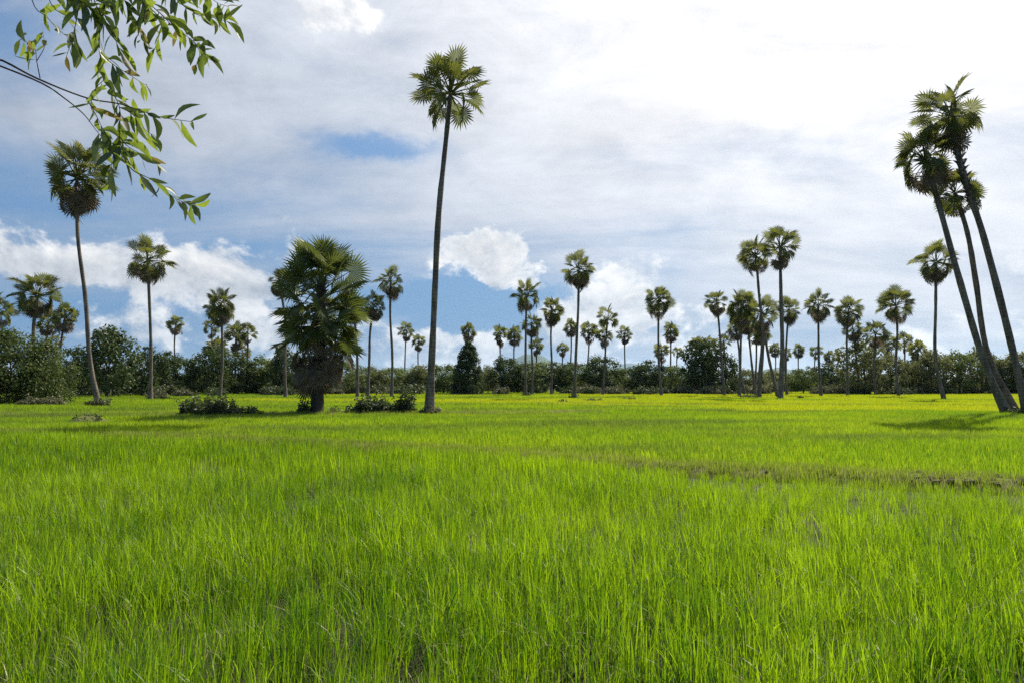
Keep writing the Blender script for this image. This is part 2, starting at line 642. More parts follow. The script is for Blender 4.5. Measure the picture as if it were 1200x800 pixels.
hill('near_hill', 12000, [(540, 452), (560, 446), (580, 436), (598, 424), (612, 416), (622, 413), (634, 416), (646, 423),
                         (662, 426), (690, 427), (720, 434), (760, 445), (790, 452)], 1800, 3)
hill('far_hills', 19000, [(300, 452), (360, 444), (400, 438), (440, 434), (470, 430), (500, 431), (530, 437), (580, 440),
                         (640, 436), (700, 430), (740, 425), (775, 428), (810, 432), (850, 440), (880, 438), (905, 431), (925, 431),
                         (960, 440), (1010, 446), (1060, 452)], 2500, 8)
hill('forest_knoll', 11000, [(868, 452), (882, 442), (896, 433), (912, 430), (926, 434), (944, 443), (962, 452)], 1200, 15)


# ------------------------------------------------------------------ rice: tufts scattered over the plots
TUFTS = bpy.data.collections.new('rice_tuft_sources')       # not linked to the scene: only a source for scattering


def blade(mb, root, az, h, lean, w, mi, rng, segs=4, bend=1.0, kink=None):
    d = Vector((math.sin(az), math.cos(az), 0))
    s = Vector((math.cos(az + rng.uniform(-.5, .5)), -math.sin(az + rng.uniform(-.5, .5)), 0))
    vs = []
    p = Vector(root)
    ang = lean * 0.35
    for i in range(segs + 1):
        f = i / segs
        ww = w * (0.55 + 0.9 * f if f < 0.4 else 0.91 * (1 - ((f - 0.4) / 0.6) ** 1.8)) if i < segs else 0
        if i < segs:
            vs += [p - s * (ww / 2), p + s * (ww / 2)]
        else:
            vs.append(p.copy())
        st = h / segs
        p = p + d * (math.sin(ang) * st) + Vector((0, 0, math.cos(ang) * st))
        ang += lean * bend * (0.35 + 0.7 * f)
        if kink is not None and i == kink:
            ang += rng.uniform(0.9, 1.7)
    fs = [(2 * i, 2 * i + 1, 2 * i + 3, 2 * i + 2) for i in range(segs - 1)]
    fs.append((2 * segs - 2, 2 * segs - 1, 2 * segs))
    mb.add(vs, fs, mi)


def tuft(name, n, spread, h, w, mats, seed, dry=0.0, segs=4, leanmax=0.34):
    rng = random.Random(seed)
    mb = MB()
    for i in range(n):
        a = rng.uniform(0, 6.283)
        r = spread * math.sqrt(rng.random())
        root = (r * math.sin(a), r * math.cos(a), -0.02)
        az = a + rng.gauss(0, 0.9)
        isdry = rng.random() < dry
        blade(mb, root, az, h * rng.uniform(0.62, 1.12), rng.uniform(.45, .85) if isdry and segs > 3 else abs(rng.gauss(0.13, 0.13)) if rng.random() < 0.72 else rng.uniform(.2, leanmax + .15),
              w * rng.uniform(0.7, 1.25), 1 if isdry else 0, rng, segs,
              kink=(rng.choice((1, 2)) if rng.random() < 0.03 else None))
    o = bpy.data.objects.new(name, mb.mesh(name, mats))
    TUFTS.objects.link(o)
    return o


kinds = {}
order = []


def addk(key, *a, **k):
    for i in range(a[-1]):
        nm = '%03d_%s' % (len(order), key)
        tuft(nm, *a[:-1], seed=len(order) * 7 + 3, **k)
        kinds.setdefault(key, []).append(len(order))
        order.append(nm)


addk('near', 17, 0.10, 0.48, 0.0078, [M['rice'], M['straw']], 10, dry=0.06, segs=5)
addk('mid', 28, 0.18, 0.46, 0.0105, [M['rice'], M['straw']], 6, dry=0.03, segs=3)
addk('shortgrass', 16, 0.13, 0.20, 0.010, [M['bund_grass'], M['straw']], 4, dry=0.12, segs=3)
addk('field2', 34, 0.28, 0.38, 0.017, [M['rice_far'], M['straw']], 6, dry=0.01, segs=3)
addk('field3', 60, 0.65, 0.40, 0.034, [M['rice_far']], 5, segs=2)
addk('yellow3', 60, 0.65, 0.40, 0.036, [M['rice_yellow']], 5, segs=2)

bx = np.array([p.x for p in BUND]); by = np.array([p.y for p in BUND])
_o = np.argsort(bx)


def bund_y(x):
    return np.interp(x, bx[_o], by[_o])


b2x = np.array([p.x for p in BUND2]); b2y = np.array([p.y for p in BUND2])
b3x = np.array([p.x for p in BUND3]); b3y = np.array([p.y for p in BUND3])


def bund2_d(x, y):
    d = np.abs(y - np.interp(x, b2x, b2y))
    return np.where((x < b2x[0]) | (x > b2x[-1]), 99, d)


def bund3_d(x, y):
    d = np.abs(y - np.interp(x, b3x, b3y))
    return np.where((x < b3x[0]) | (x > b3x[-1]), 99, d)


def scatter():
    rs = np.random.RandomState(4)
    P, Rz, S, I = [], [], [], []

    def put(x, y, z, s, key):
        n = len(x)
        ids = np.array(kinds[key])
        P.append(np.stack([x, y, z], 1)); S.append(s)
        Rz.append(np.stack([rs.normal(0, .07, n), rs.normal(0, .07, n), rs.uniform(0, 6.283, n)], 1))
        I.append(ids[rs.randint(0, len(ids), n)])

    def field(d0, d1, dens, margin):
        hw = 0.80 * d1 + margin
        n = int((d1 - d0) * 2 * hw * dens)
        x = rs.uniform(-hw, hw, n); y = rs.uniform(d0, d1, n)
        k = np.abs(x) < 0.80 * np.maximum(y, 0) + margin
        return x[k], y[k]

    # the near plot
    for d0, d1, dens, key in ((-3.0, 1.2, 30, 'near'), (1.2, 7.5, 56, 'near'), (7.5, 13, 42, 'near'), (13, 36, 15, 'mid')):
        x, y = field(d0, d1, dens, 4.5)
        edge = bund_y(x) - 0.55 - y
        pat = VN(x * .55 + 3, y * .55) * .6 + VN2(x * 1.7, y * 1.7) * .4
        hgt = 0.62 + 0.66 * pat
        rt = np.clip((x - 1.0) / 3.0, 0, 1)
        hgt = hgt * np.clip(0.80 - .40 * rt + edge * (0.16 - .06 * rt), 0.3, 1.0)
        bare = (VN(x * .9 + 40, y * .9 + 11) > 0.84)
        k = (edge > 0) & ~(bare & (rs.rand(len(x)) < 0.75)) & ((x * x + y * y) > 0.55)
        put(x[k], y[k], np.zeros(k.sum()), (hgt * rs.uniform(.72, 1.2, len(x)))[k], key)
    # grass on the bunds
    x = rs.uniform(-36, 24, 12000); off = rs.uniform(-.85, .85, 12000)
    y = bund_y(x) + off
    z = 0.16 * np.maximum(0, 1 - (off / .8) ** 2)
    pr = np.where(x > 1.2, np.where(VN(x * .8 + 5, y * 2.0) > 0.32, 1., .45), 1.0)
    k = rs.rand(12000) < pr
    put(x[k], y[k], z[k], rs.uniform(.5, 1.25, k.sum()), 'shortgrass')
    for xa, xb, bX, bY, n, hw in ((-50, 6, b2x, b2y, 5200, 1.2), (-30, 60, b3x, b3y, 4200, .6)):
        x = rs.uniform(xa, xb, n); off = rs.uniform(-hw, hw, n)
        y = np.interp(x, bX, bY) + off
        z = 0.2 * np.maximum(0, 1 - (off / hw) ** 2)
        put(x, y, z, rs.uniform(.7, 1.6, n), 'shortgrass')
    # the second plot and those beyond
    x, y = field(9, 46, 15, 6)
    k = (y > bund_y(x) + 0.6) & (bund2_d(x, y) > 0.9)
    pat = VN(x * .22 + 8, y * .22)
    put(x[k], y[k], np.zeros(k.sum()), ((0.72 + .45 * pat) * rs.uniform(.85, 1.15, len(x)))[k], 'field2')
    x, y = field(46, 100, 2.6, 10)
    k = bund3_d(x, y) > 0.5
    is_yellow = (VN(x * .03 + 2, y * .06) + np.clip((x - 5) / 90, -.15, .4) > 0.62) & k  # the yellower rice becomes more frequent towards the right
    s = (0.8 + .4 * VN(x * .1, y * .1)) * rs.uniform(.85, 1.15, len(x))
    put(x[is_yellow], y[is_yellow], np.zeros(is_yellow.sum()), s[is_yellow], 'yellow3')
    k2 = k & ~is_yellow
    put(x[k2], y[k2], np.zeros(k2.sum()), s[k2], 'field3')
    x, y = field(100, 215, 1.1, 15)
    is_yellow = (VN(x * .03 + 2, y * .06) + np.clip((x - 5) / 90, -.15, .4) > 0.55)
    s = (0.95 + .4 * VN(x * .1, y * .1)) * rs.uniform(.85, 1.15, len(x))
    put(x[is_yellow], y[is_yellow], np.zeros(is_yellow.sum()), s[is_yellow], 'yellow3')
    put(x[~is_yellow], y[~is_yellow], np.zeros((~is_yellow).sum()), s[~is_yellow], 'field3')
    P, Rz, S, I = np.concatenate(P), np.concatenate(Rz), np.concatenate(S), np.concatenate(I)
    me = bpy.data.meshes.new('rice_field')
    me.vertices.add(len(P))
    me.vertices.foreach_set('co', P.astype(np.float32).ravel())
    a = me.attributes.new('tuft_rot', 'FLOAT_VECTOR', 'POINT'); a.data.foreach_set('vector', Rz.astype(np.float32).ravel())
    a = me.attributes.new('tuft_scale', 'FLOAT', 'POINT'); a.data.foreach_set('value', S.astype(np.float32))
    a = me.attributes.new('tuft_kind', 'INT', 'POINT'); a.data.foreach_set('value', I.astype(np.int32))
    return me


def scatter_modifier(o, coll):
    ng = bpy.data.node_groups.new('scatter', 'GeometryNodeTree')
    ng.interface.new_socket('Geometry', in_out='INPUT', socket_type='NodeSocketGeometry')
    ng.interface.new_socket('Geometry', in_out='OUTPUT', socket_type='NodeSocketGeometry')
    gi = ng.nodes.new('NodeGroupInput'); go = ng.nodes.new('NodeGroupOutput')
    ci = ng.nodes.new('GeometryNodeCollectionInfo')
    ci.inputs['Collection'].default_value = coll
    ci.inputs['Separate Children'].default_value = True
    ci.inputs['Reset Children'].default_value = True
    ip = ng.nodes.new('GeometryNodeInstanceOnPoints')
    ip.inputs['Pick Instance'].default_value = True

    def attr(name, dt):
        n = ng.nodes.new('GeometryNodeInputNamedAttribute')
        n.data_type = dt
        n.inputs['Name'].default_value = name
        return n.outputs['Attribute']
    ng.links.new(gi.outputs[0], ip.inputs['Points'])
    ng.links.new(ci.outputs[0], ip.inputs['Instance'])
    ng.links.new(attr('tuft_kind', 'INT'), ip.inputs['Instance Index'])
    ng.links.new(attr('tuft_rot', 'FLOAT_VECTOR'), ip.inputs['Rotation'])
    ng.links.new(attr('tuft_scale', 'FLOAT'), ip.inputs['Scale'])
    ng.links.new(ip.outputs[0], go.inputs[0])
    m = o.modifiers.new('scatter', 'NODES')
    m.node_group = ng


rice = link('rice_field', scatter(), kind='stuff')
rice['label'] = 'bright green rice standing across the whole paddy field'
rice['category'] = 'rice'
scatter_modifier(rice, TUFTS)


# ------------------------------------------------------------------ palms
def frond_into(mb, Lp, Rb, nseg, rng, spread=2.5, droop=0.25, fold=0.3, mi=0, inner=0.58, mat=None, nod=0.6, roll=0.0):
    """fan leaf: petiole along +X from the origin, round segmented blade at its end"""
    T = mat or Matrix.Identity(4)
    pet = [(0, 0, 0), (Lp * .5, 0, Lp * .05), (Lp * 1.05, 0, 0)]
    w = 0.045
    vs = []
    for i, p in enumerate(pet):
        ww = w * (1.2 - i * .35)
        vs += [T @ Vector((p[0], -ww, p[2])), T @ Vector((p[0], ww, p[2])), T @ Vector((p[0], 0, p[2] - ww))]
    fs = []
    for i in range(2):
        a = i * 3
        fs += [(a, a + 1, a + 4, a + 3), (a + 1, a + 2, a + 5, a + 4), (a + 2, a, a + 3, a + 5)]
    mb.add(vs, fs, mi)

    def pt(r, a, z):
        x = Lp + math.cos(a) * r
        y = math.sin(a) * r
        out = r / Rb
        zz = z - droop * Rb * out * out * (0.6 + 0.4 * max(0, math.cos(a))) + fold * abs(y) * (1 - 0.35 * out)
        return T @ Vector((x, y, zz))
    T = T @ Matrix.Translation((Lp, 0, 0)) @ Matrix.Rotation(roll, 4, 'X') @ Matrix.Rotation(nod, 4, 'Y') @ Matrix.Translation((-Lp, 0, 0))
    c = T @ Vector((Lp, 0, 0))
    da = 2 * spread / nseg
    for k in range(nseg):
        a0 = -spread + da * k
        a1 = a0 + da
        am = (a0 + a1) / 2
        L = Rb * (0.80 + 0.20 * math.cos(am * 0.55)) * rng.uniform(0.88, 1.06)
        ri = L * inner * rng.uniform(0.9, 1.1)
        tipz = -rng.uniform(-0.04, 0.14) * Rb
        e = da * 0.05
        vs = [c, pt(ri, a0 + e, 0), pt(ri, am, 0.045 * Rb), pt(ri, a1 - e, 0), pt(L, am + rng.gauss(0, .02), tipz)]
        mb.add(vs, [(0, 1, 2), (0, 2, 3), (1, 4, 2), (2, 4, 3)], mi)


def frond_meshes(kind, n, mats, **k):
    out = []
    for i in range(n):
        rng = random.Random(hash((kind, i)) % 1000 if False else (len(kind) * 31 + i * 17))
        mb = MB()
        kk = {a: (rng.uniform(*b) if isinstance(b, tuple) else b) for a, b in k.items()}
        frond_into(mb, rng=rng, **kk)
        out.append(mb.mesh(kind, mats))
    return out


FR = {
    'green': frond_meshes('frond', 10, [M['palm_leaf']], Lp=(1.16, 1.50), Rb=(0.82, 1.0), nseg=24, spread=(2.4, 2.9), droop=(0.0, 0.25), fold=(0.0, 0.35), nod=(-0.35, 0.45), roll=(-1.2, 1.2)),
    'dead': frond_meshes('dead_frond', 4, [M['dead_leaf']], Lp=(0.85, 1.1), Rb=(0.9, 1.1), nseg=18, spread=(1.6, 2.2), droop=(0.2, 0.5), fold=(0.2, 0.6), nod=(0.2, 0.7), roll=(-0.5, 0.5)),
    'low': frond_meshes('low_frond', 4, [M['palm_leaf']], Lp=(0.95, 1.25), Rb=(0.9, 1.1), nseg=22, spread=(2.1, 2.7), droop=(0.1, 0.4), fold=(0.1, 0.5), nod=(0.3, 0.9), roll=(-0.5, 0.5)),
    'big': frond_meshes('big_frond', 6, [M['palm_leaf_big']], Lp=(1.25, 1.75), Rb=(1.15, 1.40), nseg=30, spread=(2.1, 2.6), droop=(-0.05, 0.15), fold=(0.0, 0.35), nod=(-0.3, 0.6), roll=(-1.3, 1.3)),
    'bigdead': frond_meshes('big_dead_frond', 5, [M['dead_leaf']], Lp=(1.0, 1.4), Rb=(0.95, 1.25), nseg=20, spread=(1.4, 2.0), droop=(0.2, 0.5), fold=(0.2, 0.7), nod=(0.3, 0.8), roll=(-0.6, 0.6)),
}


def frond_matrix(rng, az, el, twist=0.5, off=0.12):
    d = Vector((math.sin(az) * math.cos(el), math.cos(az) * math.cos(el), math.sin(el)))
    up = Vector((0, 0, 1))
    if abs(el) > 1.45:
        up = Vector((math.sin(az), math.cos(az), 0.1))
    s = up.cross(d).normalized()
    n = d.cross(s)
    m = Matrix((d, s, n)).transposed()
    m = m @ Matrix.Rotation(rng.gauss(0, twist), 3, 'X')
    return Matrix.Translation(d * off) @ m.to_4x4()


def crown_plan(rng, style):
    """list of (kind, azimuth, elevation, scale, height offset)"""
    L = []
    ga = 2.39996
    a0 = rng.uniform(0, 6.28)
    if style == 'sparse':          # open crown, fans held out singly
        for i in range(23):
            e = R(80 - 105 * (i / 22) ** 0.9) + rng.gauss(0, .07)
            L.append(('green', a0 + i * ga, e, rng.uniform(.92, 1.1), 0.0))
        for i in range(4):
            L.append(('low', rng.uniform(0, 6.28), R(rng.uniform(-48, -30)), rng.uniform(.75, .95), -0.1))
        return L
    ng, nl, nd = {'full': (24, 7, 10), 'skirt': (19, 6, 18), 'open': (17, 6, 5), 'dense': (32, 12, 13)}[style]
    ng += rng.randint(-3, 3); nl += rng.randint(-2, 2); nd += rng.randint(-4, 4)
    gap = rng.uniform(0, 6.28)
    for i in range(ng):
        f = i / (ng - 1)
        e = math.asin(max(-1, 0.995 - 1.25 * f)) + rng.gauss(0, .1)
        az = a0 + i * ga + rng.gauss(0, .15)
        if math.cos(az - gap) > .8 and e < .9 and rng.random() < .7:
            continue                      # a thin side, as leaves fall unevenly
        L.append(('green', az, e, rng.uniform(.78, 1.14), 0.0))
    for i in range(nl):
        L.append(('low', a0 + i * ga * 1.7, R(rng.uniform(-40, -14)), rng.uniform(.85, 1.05), -0.1))
    for i in range(nd):
        L.append(('dead', a0 + i * ga, R(rng.uniform(-84, -44)), rng.uniform(.72, 1.1), -0.2 - rng.random() * 0.45))
    return L


def trunk_mesh(pts, r0, r1, rng, flare=1.7, seg=12, mats=None, n=26, boots=None):
    P = spline(pts, n)
    zs = [p.z for p in P]
    rad = []
    for i, p in enumerate(P):
        f = i / (n - 1)
        r = r0 + (r1 - r0) * f
        h = p.z - zs[0]
        r *= 1 + (flare - 1) * math.exp(-h / 1.1)
        r *= 1 + 0.05 * math.sin(i * 1.9 + r0 * 50) + 0.05 * math.sin(i * .63 + r1 * 90)
        rad.append(r)
    rad[-1] *= 0.85
    P[0] = P[0] - Vector((0, 0, 0.25))
    mb = MB()
    mb.tube(P, rad, seg, 0, True, 0.02, rng)
    if boots:                      # old leaf bases left on the upper stem
        f0, f1, cnt = boots
        for i in range(cnt):
            f = f0 + (f1 - f0) * i / cnt
            k = f * (n - 1)
            j = min(int(k), n - 2)
            p = P[j].lerp(P[j + 1], k - j)
            a = i * 2.4
            d = Vector((math.sin(a), math.cos(a), 0))
            s = Vector((math.cos(a), -math.sin(a), 0))
            r = rad[j]
            vs = [p + d * r * .7 - s * .09, p + d * r * .7 + s * .09, p + d * (r + .22) + s * .05 + Vector((0, 0, .34)),
                  p + d * (r + .22) - s * .05 + Vector((0, 0, .34)), p + d * r * .8 + Vector((0, 0, .25))]
            mb.add(vs, [(0, 1, 2, 3), (0, 3, 4), (1, 4, 2), (2, 4, 3)], 1)
    return mb.mesh('trunk', mats or [M['bark'], M['bark_boot']], True)


FAR_CROWNS = []


def far_crowns():
    for v, style in enumerate(('full', 'skirt', 'open', 'full', 'skirt', 'dense')):
        rng = random.Random(500 + v)
        mb = MB()
        for kind, az, el, sc, dz in crown_plan(rng, style):
            T = Matrix.Translation((0, 0, dz)) @ frond_matrix(rng, az, el) @ Matrix.Scale(sc, 4)
            dead = kind == 'dead'
            frond_into(mb, rng.uniform(1.05, 1.35), rng.uniform(.88, 1.05), 12, rng, 1.9 if dead else 2.6,
                       .3 if dead else rng.uniform(0, .3), .4 if dead else rng.uniform(.05, .4), 1 if dead else 0, 0.62, T,
                       rng.uniform(-.3, .6), rng.gauss(0, .7))
        FAR_CROWNS.append((style, mb.mesh('crown', [M['palm_leaf'], M['dead_leaf']])))


far_crowns()


def palm(label, Y, base_px, crown, width, style='full', via=(), r=(0.21, 0.155), flare=1.6, fronds=True, seed=0, boots=None,
         squash=1.0, tilt=0.0):
    """crown: (px, py) of the trunk top; via: trunk pixels from base to top; width: crown width in pixels"""
    rng = random.Random(seed * 13 + 7)
    bx_ = xat(base_px, Y)
    base = Vector((bx_, Y, 0))
    t = thing('palmyra_palm', label, 'palm tree', base, 0.0, 'palmyra palms standing in the paddy')
    pts = [Vector((0, 0, 0))]
    for (px, py) in via:
        pts.append(at(px, py, Y) - base)
    top = at(crown[0], crown[1], Y) - base
    pts.append(top)
    if len(pts) == 2:
        lean = Vector((rng.gauss(0, .12), rng.gauss(0, .3), 0))
        pts = [pts[0], pts[0].lerp(top, .35) + lean, pts[0].lerp(top, .7) + lean * .7, top]
    pts = [p if k in (0, len(pts) - 1) else p + Vector((rng.gauss(0, .10), rng.gauss(0, .2), 0)) for k, p in enumerate(pts)]
    tr = link('trunk', trunk_mesh(pts, r[0], r[1], rng, flare, 12 if fronds else 8, None, 26 if fronds else 12, boots), t)
    sc = (width / FPX * Y) / (3.8 if style == 'sparse' else 4.0)
    if fronds:
        for kind, az, el, s, dz in crown_plan(rng, style):
            me = rng.choice(FR[kind])
            o = link('dead_frond' if kind == 'dead' else 'frond', me, t)
            o.matrix_local = (Matrix.Translation(top + Vector((0, 0, dz))) @ Matrix.Rotation(tilt, 4, 'Y')
                              @ Matrix.Diagonal((sc, sc, sc * squash, 1)) @ frond_matrix(rng, az, el) @ Matrix.Scale(s, 4))
    else:
        c = [m for st, m in FAR_CROWNS if st == style] or [FAR_CROWNS[0][1]]
        o = link('crown', c[seed % len(c)], t)
        o.location = top
        o.scale = (sc, sc, sc * squash)
        o.rotation_euler = (0, 0, rng.uniform(0, 6.28))
    return t


PALMS = [
    # label, depth, base px, trunk top px, crown width px, kwargs
    ('tall slender palm with an open green crown, bare trunk flaring at its base', 43.0, 503, (528, 110), 88,
     dict(style='sparse', via=((506, 380), (514, 260), (521, 175)), r=(0.225, 0.14), flare=1.8)),
    ('tall palm with curved pale trunk rising from weeds behind the hanging branch', 58.0, 117, (90, 208), 80,
     dict(style='full', via=((108, 420), (101, 350), (96, 280)), r=(0.19, 0.14), flare=1.7, squash=1.12)),
    ('most sharply leaning palm of the slanting trio, trunk bending toward its fellows', 42.0, 1180, (1084, 186), 74,
     dict(style='full', via=((1150, 424), (1124, 325), (1103, 240)), r=(0.205, 0.15), flare=1.7, tilt=-0.2)),
    ('shortest palm of the slanting trio, thin trunk between the other two', 42.6, 1192, (1119, 226), 64,
     dict(style='open', via=((1163, 415), (1143, 330), (1129, 275)), r=(0.19, 0.13), flare=1.7, tilt=-0.15)),
    ('tallest palm of the slanting trio, upper stem shaggy with old leaf bases', 41.5, 1203, (1113, 134), 76,
     dict(style='full', via=((1180, 385), (1150, 275), (1130, 205)), r=(0.205, 0.17), flare=1.6, boots=(0.60, 0.97, 60), tilt=-0.2)),
    ('slender straight palm with loose crown above dark trees, right of the curved trunk', 84.0, 177, (173, 305), 56,
     dict(style='open', via=((175, 400),), r=(0.215, 0.16))),
    ('round crowned palm just left of the slanting trio, trunk curving out at its foot', 86.0, 1106, (1097, 307), 50,
     dict(style='skirt', via=((1099, 420), (1097, 360)), r=(0.215, 0.16))),
    ('taller of two joined crowns standing high above the palm cluster', 88.0, 914, (914, 290), 50,
     dict(style='full', via=((916, 410), (914, 350)), r=(0.31, 0.19))),
    ('lower crown of the two joined high above the palm cluster', 96.0, 889, (886, 299), 42,
     dict(style='full', via=((893, 400), (890, 345)), r=(0.215, 0.16))),
    ('lollipop palm with dense brown-bottomed ball crown, tallest in the middle group', 96.0, 673, (678, 316), 42,
     dict(style='skirt', via=((674, 420), (677, 360)), r=(0.215, 0.155))),
    ('broad untidy palm crown rising over the big bush at the edge', 88.0, 40, (43, 346), 54, dict(style='full', r=(.27, .2))),
    ('palm at the edge of the picture, cut off, above the big bush', 92.0, -8, (-3, 364), 40, dict(style='full', r=(.25, .18))),
    ('pale straight palm with egg shaped crown beside the shrub palm', 104.0, 258, (259, 360), 37, dict(style='dense', squash=1.25)),
    ('palm half hidden behind the left flank of the shrub palm', 100.0, 335, (327, 330), 32, dict(style='skirt', via=((335, 420), (334, 380)))),
    ('palm whose trunk shows beside the right flank of the shrub palm', 102.0, 419, (415, 362), 30, dict(style='skirt', via=((419, 420),))),
    ('curved palm with narrow brown-skirted crown next to the shrub palm', 104.0, 431, (438, 358), 28,
     dict(style='skirt', squash=1.35, via=((431, 420), (433, 390)))),
    ('tall straight palm between the narrow crowned palm and the tallest palm', 106.0, 459, (458, 330), 37, dict(style='skirt')),
    ('small round palm over the treeline, upper of a pair by the tallest trunk', 172.0, 475, (476, 388), 20, dict(style='skirt', fronds=False)),
    ('small round palm over the treeline, lower of a pair by the tallest trunk', 178.0, 491, (490, 401), 18, dict(style='full', fronds=False)),
    ('small palm crown peeping over the cone shaped tree', 172.0, 549, (549, 388), 20, dict(style='full', fronds=False)),
    ('small narrow palm in front of the blue hill, first of a pair', 170.0, 587, (586, 392), 18, dict(style='full', fronds=False, squash=1.3)),
    ('small palm in front of the blue hill, second of a pair', 165.0, 603, (603, 392), 21, dict(style='full', fronds=False)),
    ('ragged two-tier palm standing highest above the blue hill', 112.0, 616, (617, 346), 35, dict(style='open', squash=1.15)),
    ('palm crown tucked just under the ragged two-tier palm', 128.0, 623, (623, 380), 27, dict(style='skirt')),
    ('small low palm crown beneath the stacked pair by the hill', 165.0, 628, (629, 405), 19, dict(style='full', fronds=False)),
    ('palm with oval crown between the stacked pair and the lollipop palm', 128.0, 646, (647, 365), 29, dict(style='full', squash=1.15)),
    ('very small low palm at the foot of the middle group', 195.0, 659, (659, 409), 15, dict(style='full', fronds=False)),
    ('small palm half behind the thin trunk of the lollipop palm', 165.0, 670, (669, 383), 19, dict(style='full', fronds=False)),
    ('small leaning palm just past the trunk of the lollipop palm', 160.0, 686, (690, 388), 23, dict(style='full', fronds=False)),
    ('palm with open crown, upper of the stacked pair past the lollipop palm', 130.0, 706, (712, 373), 29, dict(style='open', squash=1.1)),
    ('small palm, lower of the stacked pair past the lollipop palm', 160.0, 709, (708, 394), 21, dict(style='full', fronds=False)),
    ('small thin palm standing alone before the far blue range', 175.0, 733, (732, 392), 19, dict(style='skirt', fronds=False)),
    ('tallest palm of the loose group before the dark tree clump', 116.0, 775, (772, 354), 33, dict(style='full', squash=1.1)),
    ('middle-height palm of the loose group before the dark tree clump', 158.0, 787, (786, 388), 21, dict(style='full', fronds=False)),
    ('low round palm crossing the trunk of a taller one near the dark clump', 162.0, 776, (775, 412), 21, dict(style='full', fronds=False)),
    ('tiny thin palm beside the dark tree clump', 200.0, 795, (794, 412), 13, dict(style='open', fronds=False)),
    ('palm with bowl shaped brown-skirted crown above the dark tree clump', 118.0, 849, (840, 354), 29, dict(style='skirt', via=((845, 420), (842, 385)))),
    ('first low palm crown emerging from the dark tree clump', 148.0, 815, (816, 404), 20, dict(style='dense', fronds=False)),
    ('middle low palm crown emerging from the dark tree clump', 150.0, 832, (831, 403), 19, dict(style='full', fronds=False)),
    ('last low palm crown emerging from the dark tree clump', 146.0, 848, (848, 400), 19, dict(style='open', fronds=False)),
    ('upright palm with long shaggy crown at the near side of the cluster', 106.0, 866, (869, 362), 37, dict(style='dense', squash=1.25, via=((868, 420),))),
    ('small low palm crown showing at the near edge of the cluster', 135.0, 873, (862, 384), 24, dict(style='full', fronds=False)),
    ('palm with inclined trunk second from the edge of the cluster', 118.0, 885, (876, 378), 26, dict(style='skirt', via=((880, 425),))),
    ('palm with the most inclined trunk, brown skirted, within the cluster', 98.0, 912, (892, 368), 38, dict(style='skirt', squash=1.2, via=((903, 425), (897, 395)))),
    ('small thin palm, first of the twin stems inside the cluster', 138.0, 884, (886, 392), 22, dict(style='skirt', fronds=False)),
    ('small thin palm, second of the twin stems inside the cluster', 134.0, 889, (893, 390), 22, dict(style='full', fronds=False)),
    ('straight palm at the outer edge of the cluster, past the thick trunk', 125.0, 922, (924, 364), 27, dict(style='full', squash=1.2)),
    ('tiny distant palm between the thick trunk and the cluster', 205.0, 908, (908, 409), 15, dict(style='full', fronds=False)),
    ('tiny distant palm just past the outermost stem of the cluster', 205.0, 922, (921, 415), 15, dict(style='full', fronds=False)),
    ('tiny distant palm standing clear past the cluster', 205.0, 937, (936, 410), 15, dict(style='full', fronds=False)),
    ('tiny distant palm touching the trunk of the straight round palm', 205.0, 955, (956, 412), 16, dict(style='open', fronds=False)),
    ('tiny distant palm beyond the straight round palm', 205.0, 972, (972, 418), 15, dict(style='full', fronds=False)),
    ('straight round crowned palm standing alone past the cluster', 114.0, 962, (959, 358), 35, dict(style='full')),
    ('palm with tapering crown before the olive green tree', 118.0, 993, (994, 367), 33, dict(style='full', squash=1.1)),
    ('leaning palm crown tucked beneath the tapering one', 136.0, 1008, (1000, 386), 26, dict(style='skirt', via=((1004, 425),))),
    ('squat palm crown sitting on top of the olive green tree', 130.0, 1026, (1026, 391), 33, dict(style='full')),
    ('low palm crown at the edge of the olive green tree', 150.0, 1041, (1041, 404), 25, dict(style='full', fronds=False)),
    ('straight palm with drooping crown past the olive green tree', 108.0, 1053, (1050, 358), 40, dict(style='full', squash=1.05)),
    ('small pale palm just behind the drooping crowned palm', 155.0, 1061, (1060, 400), 24, dict(style='open', fronds=False)),
    ('small round palm in the treeline, between drooping palm and round crowned palm', 148.0, 1078, (1076, 411), 25, dict(style='full', fronds=False)),
    ('small slim palm behind the big bush, touching the broad untidy crown', 125.0, 57, (57, 378), 28, dict(style='skirt', fronds=False)),
    ('slightly leaning small palm behind the big bush, nearest the curved trunk', 118.0, 70, (76, 371), 31, dict(style='full', fronds=False, via=((71, 410),))),
    ('tiny palm top poking out between bush and treeline', 150.0, 66, (66, 400), 18, dict(style='open', fronds=False)),
    ('small thin palm with ball crown alone in front of the dark trees', 165.0, 206, (206, 380), 21, dict(style='skirt', fronds=False)),
    ('small palm half behind the egg shaped crown', 155.0, 251, (248, 384), 22, dict(style='open', fronds=False)),
    ('low bushy palm crown under the egg shaped crown', 150.0, 254, (254, 409), 30, dict(style='dense', fronds=False)),
    ('small palm of the twin pair past the egg shaped crown, lower one', 140.0, 275, (277, 393), 27, dict(style='full', fronds=False, squash=1.2)),
    ('small palm of the twin pair past the egg shaped crown, upper one', 142.0, 290, (290, 390), 25, dict(style='open', fronds=False)),
    ('low palm top half sunk in the trees below the twin pair', 155.0, 284, (284, 414), 20, dict(style='full', fronds=False)),
]
for i, (lab, Y, b, c, w, kw) in enumerate(PALMS):
    palm(lab, Y, b, c, w, seed=i + 1, **kw)


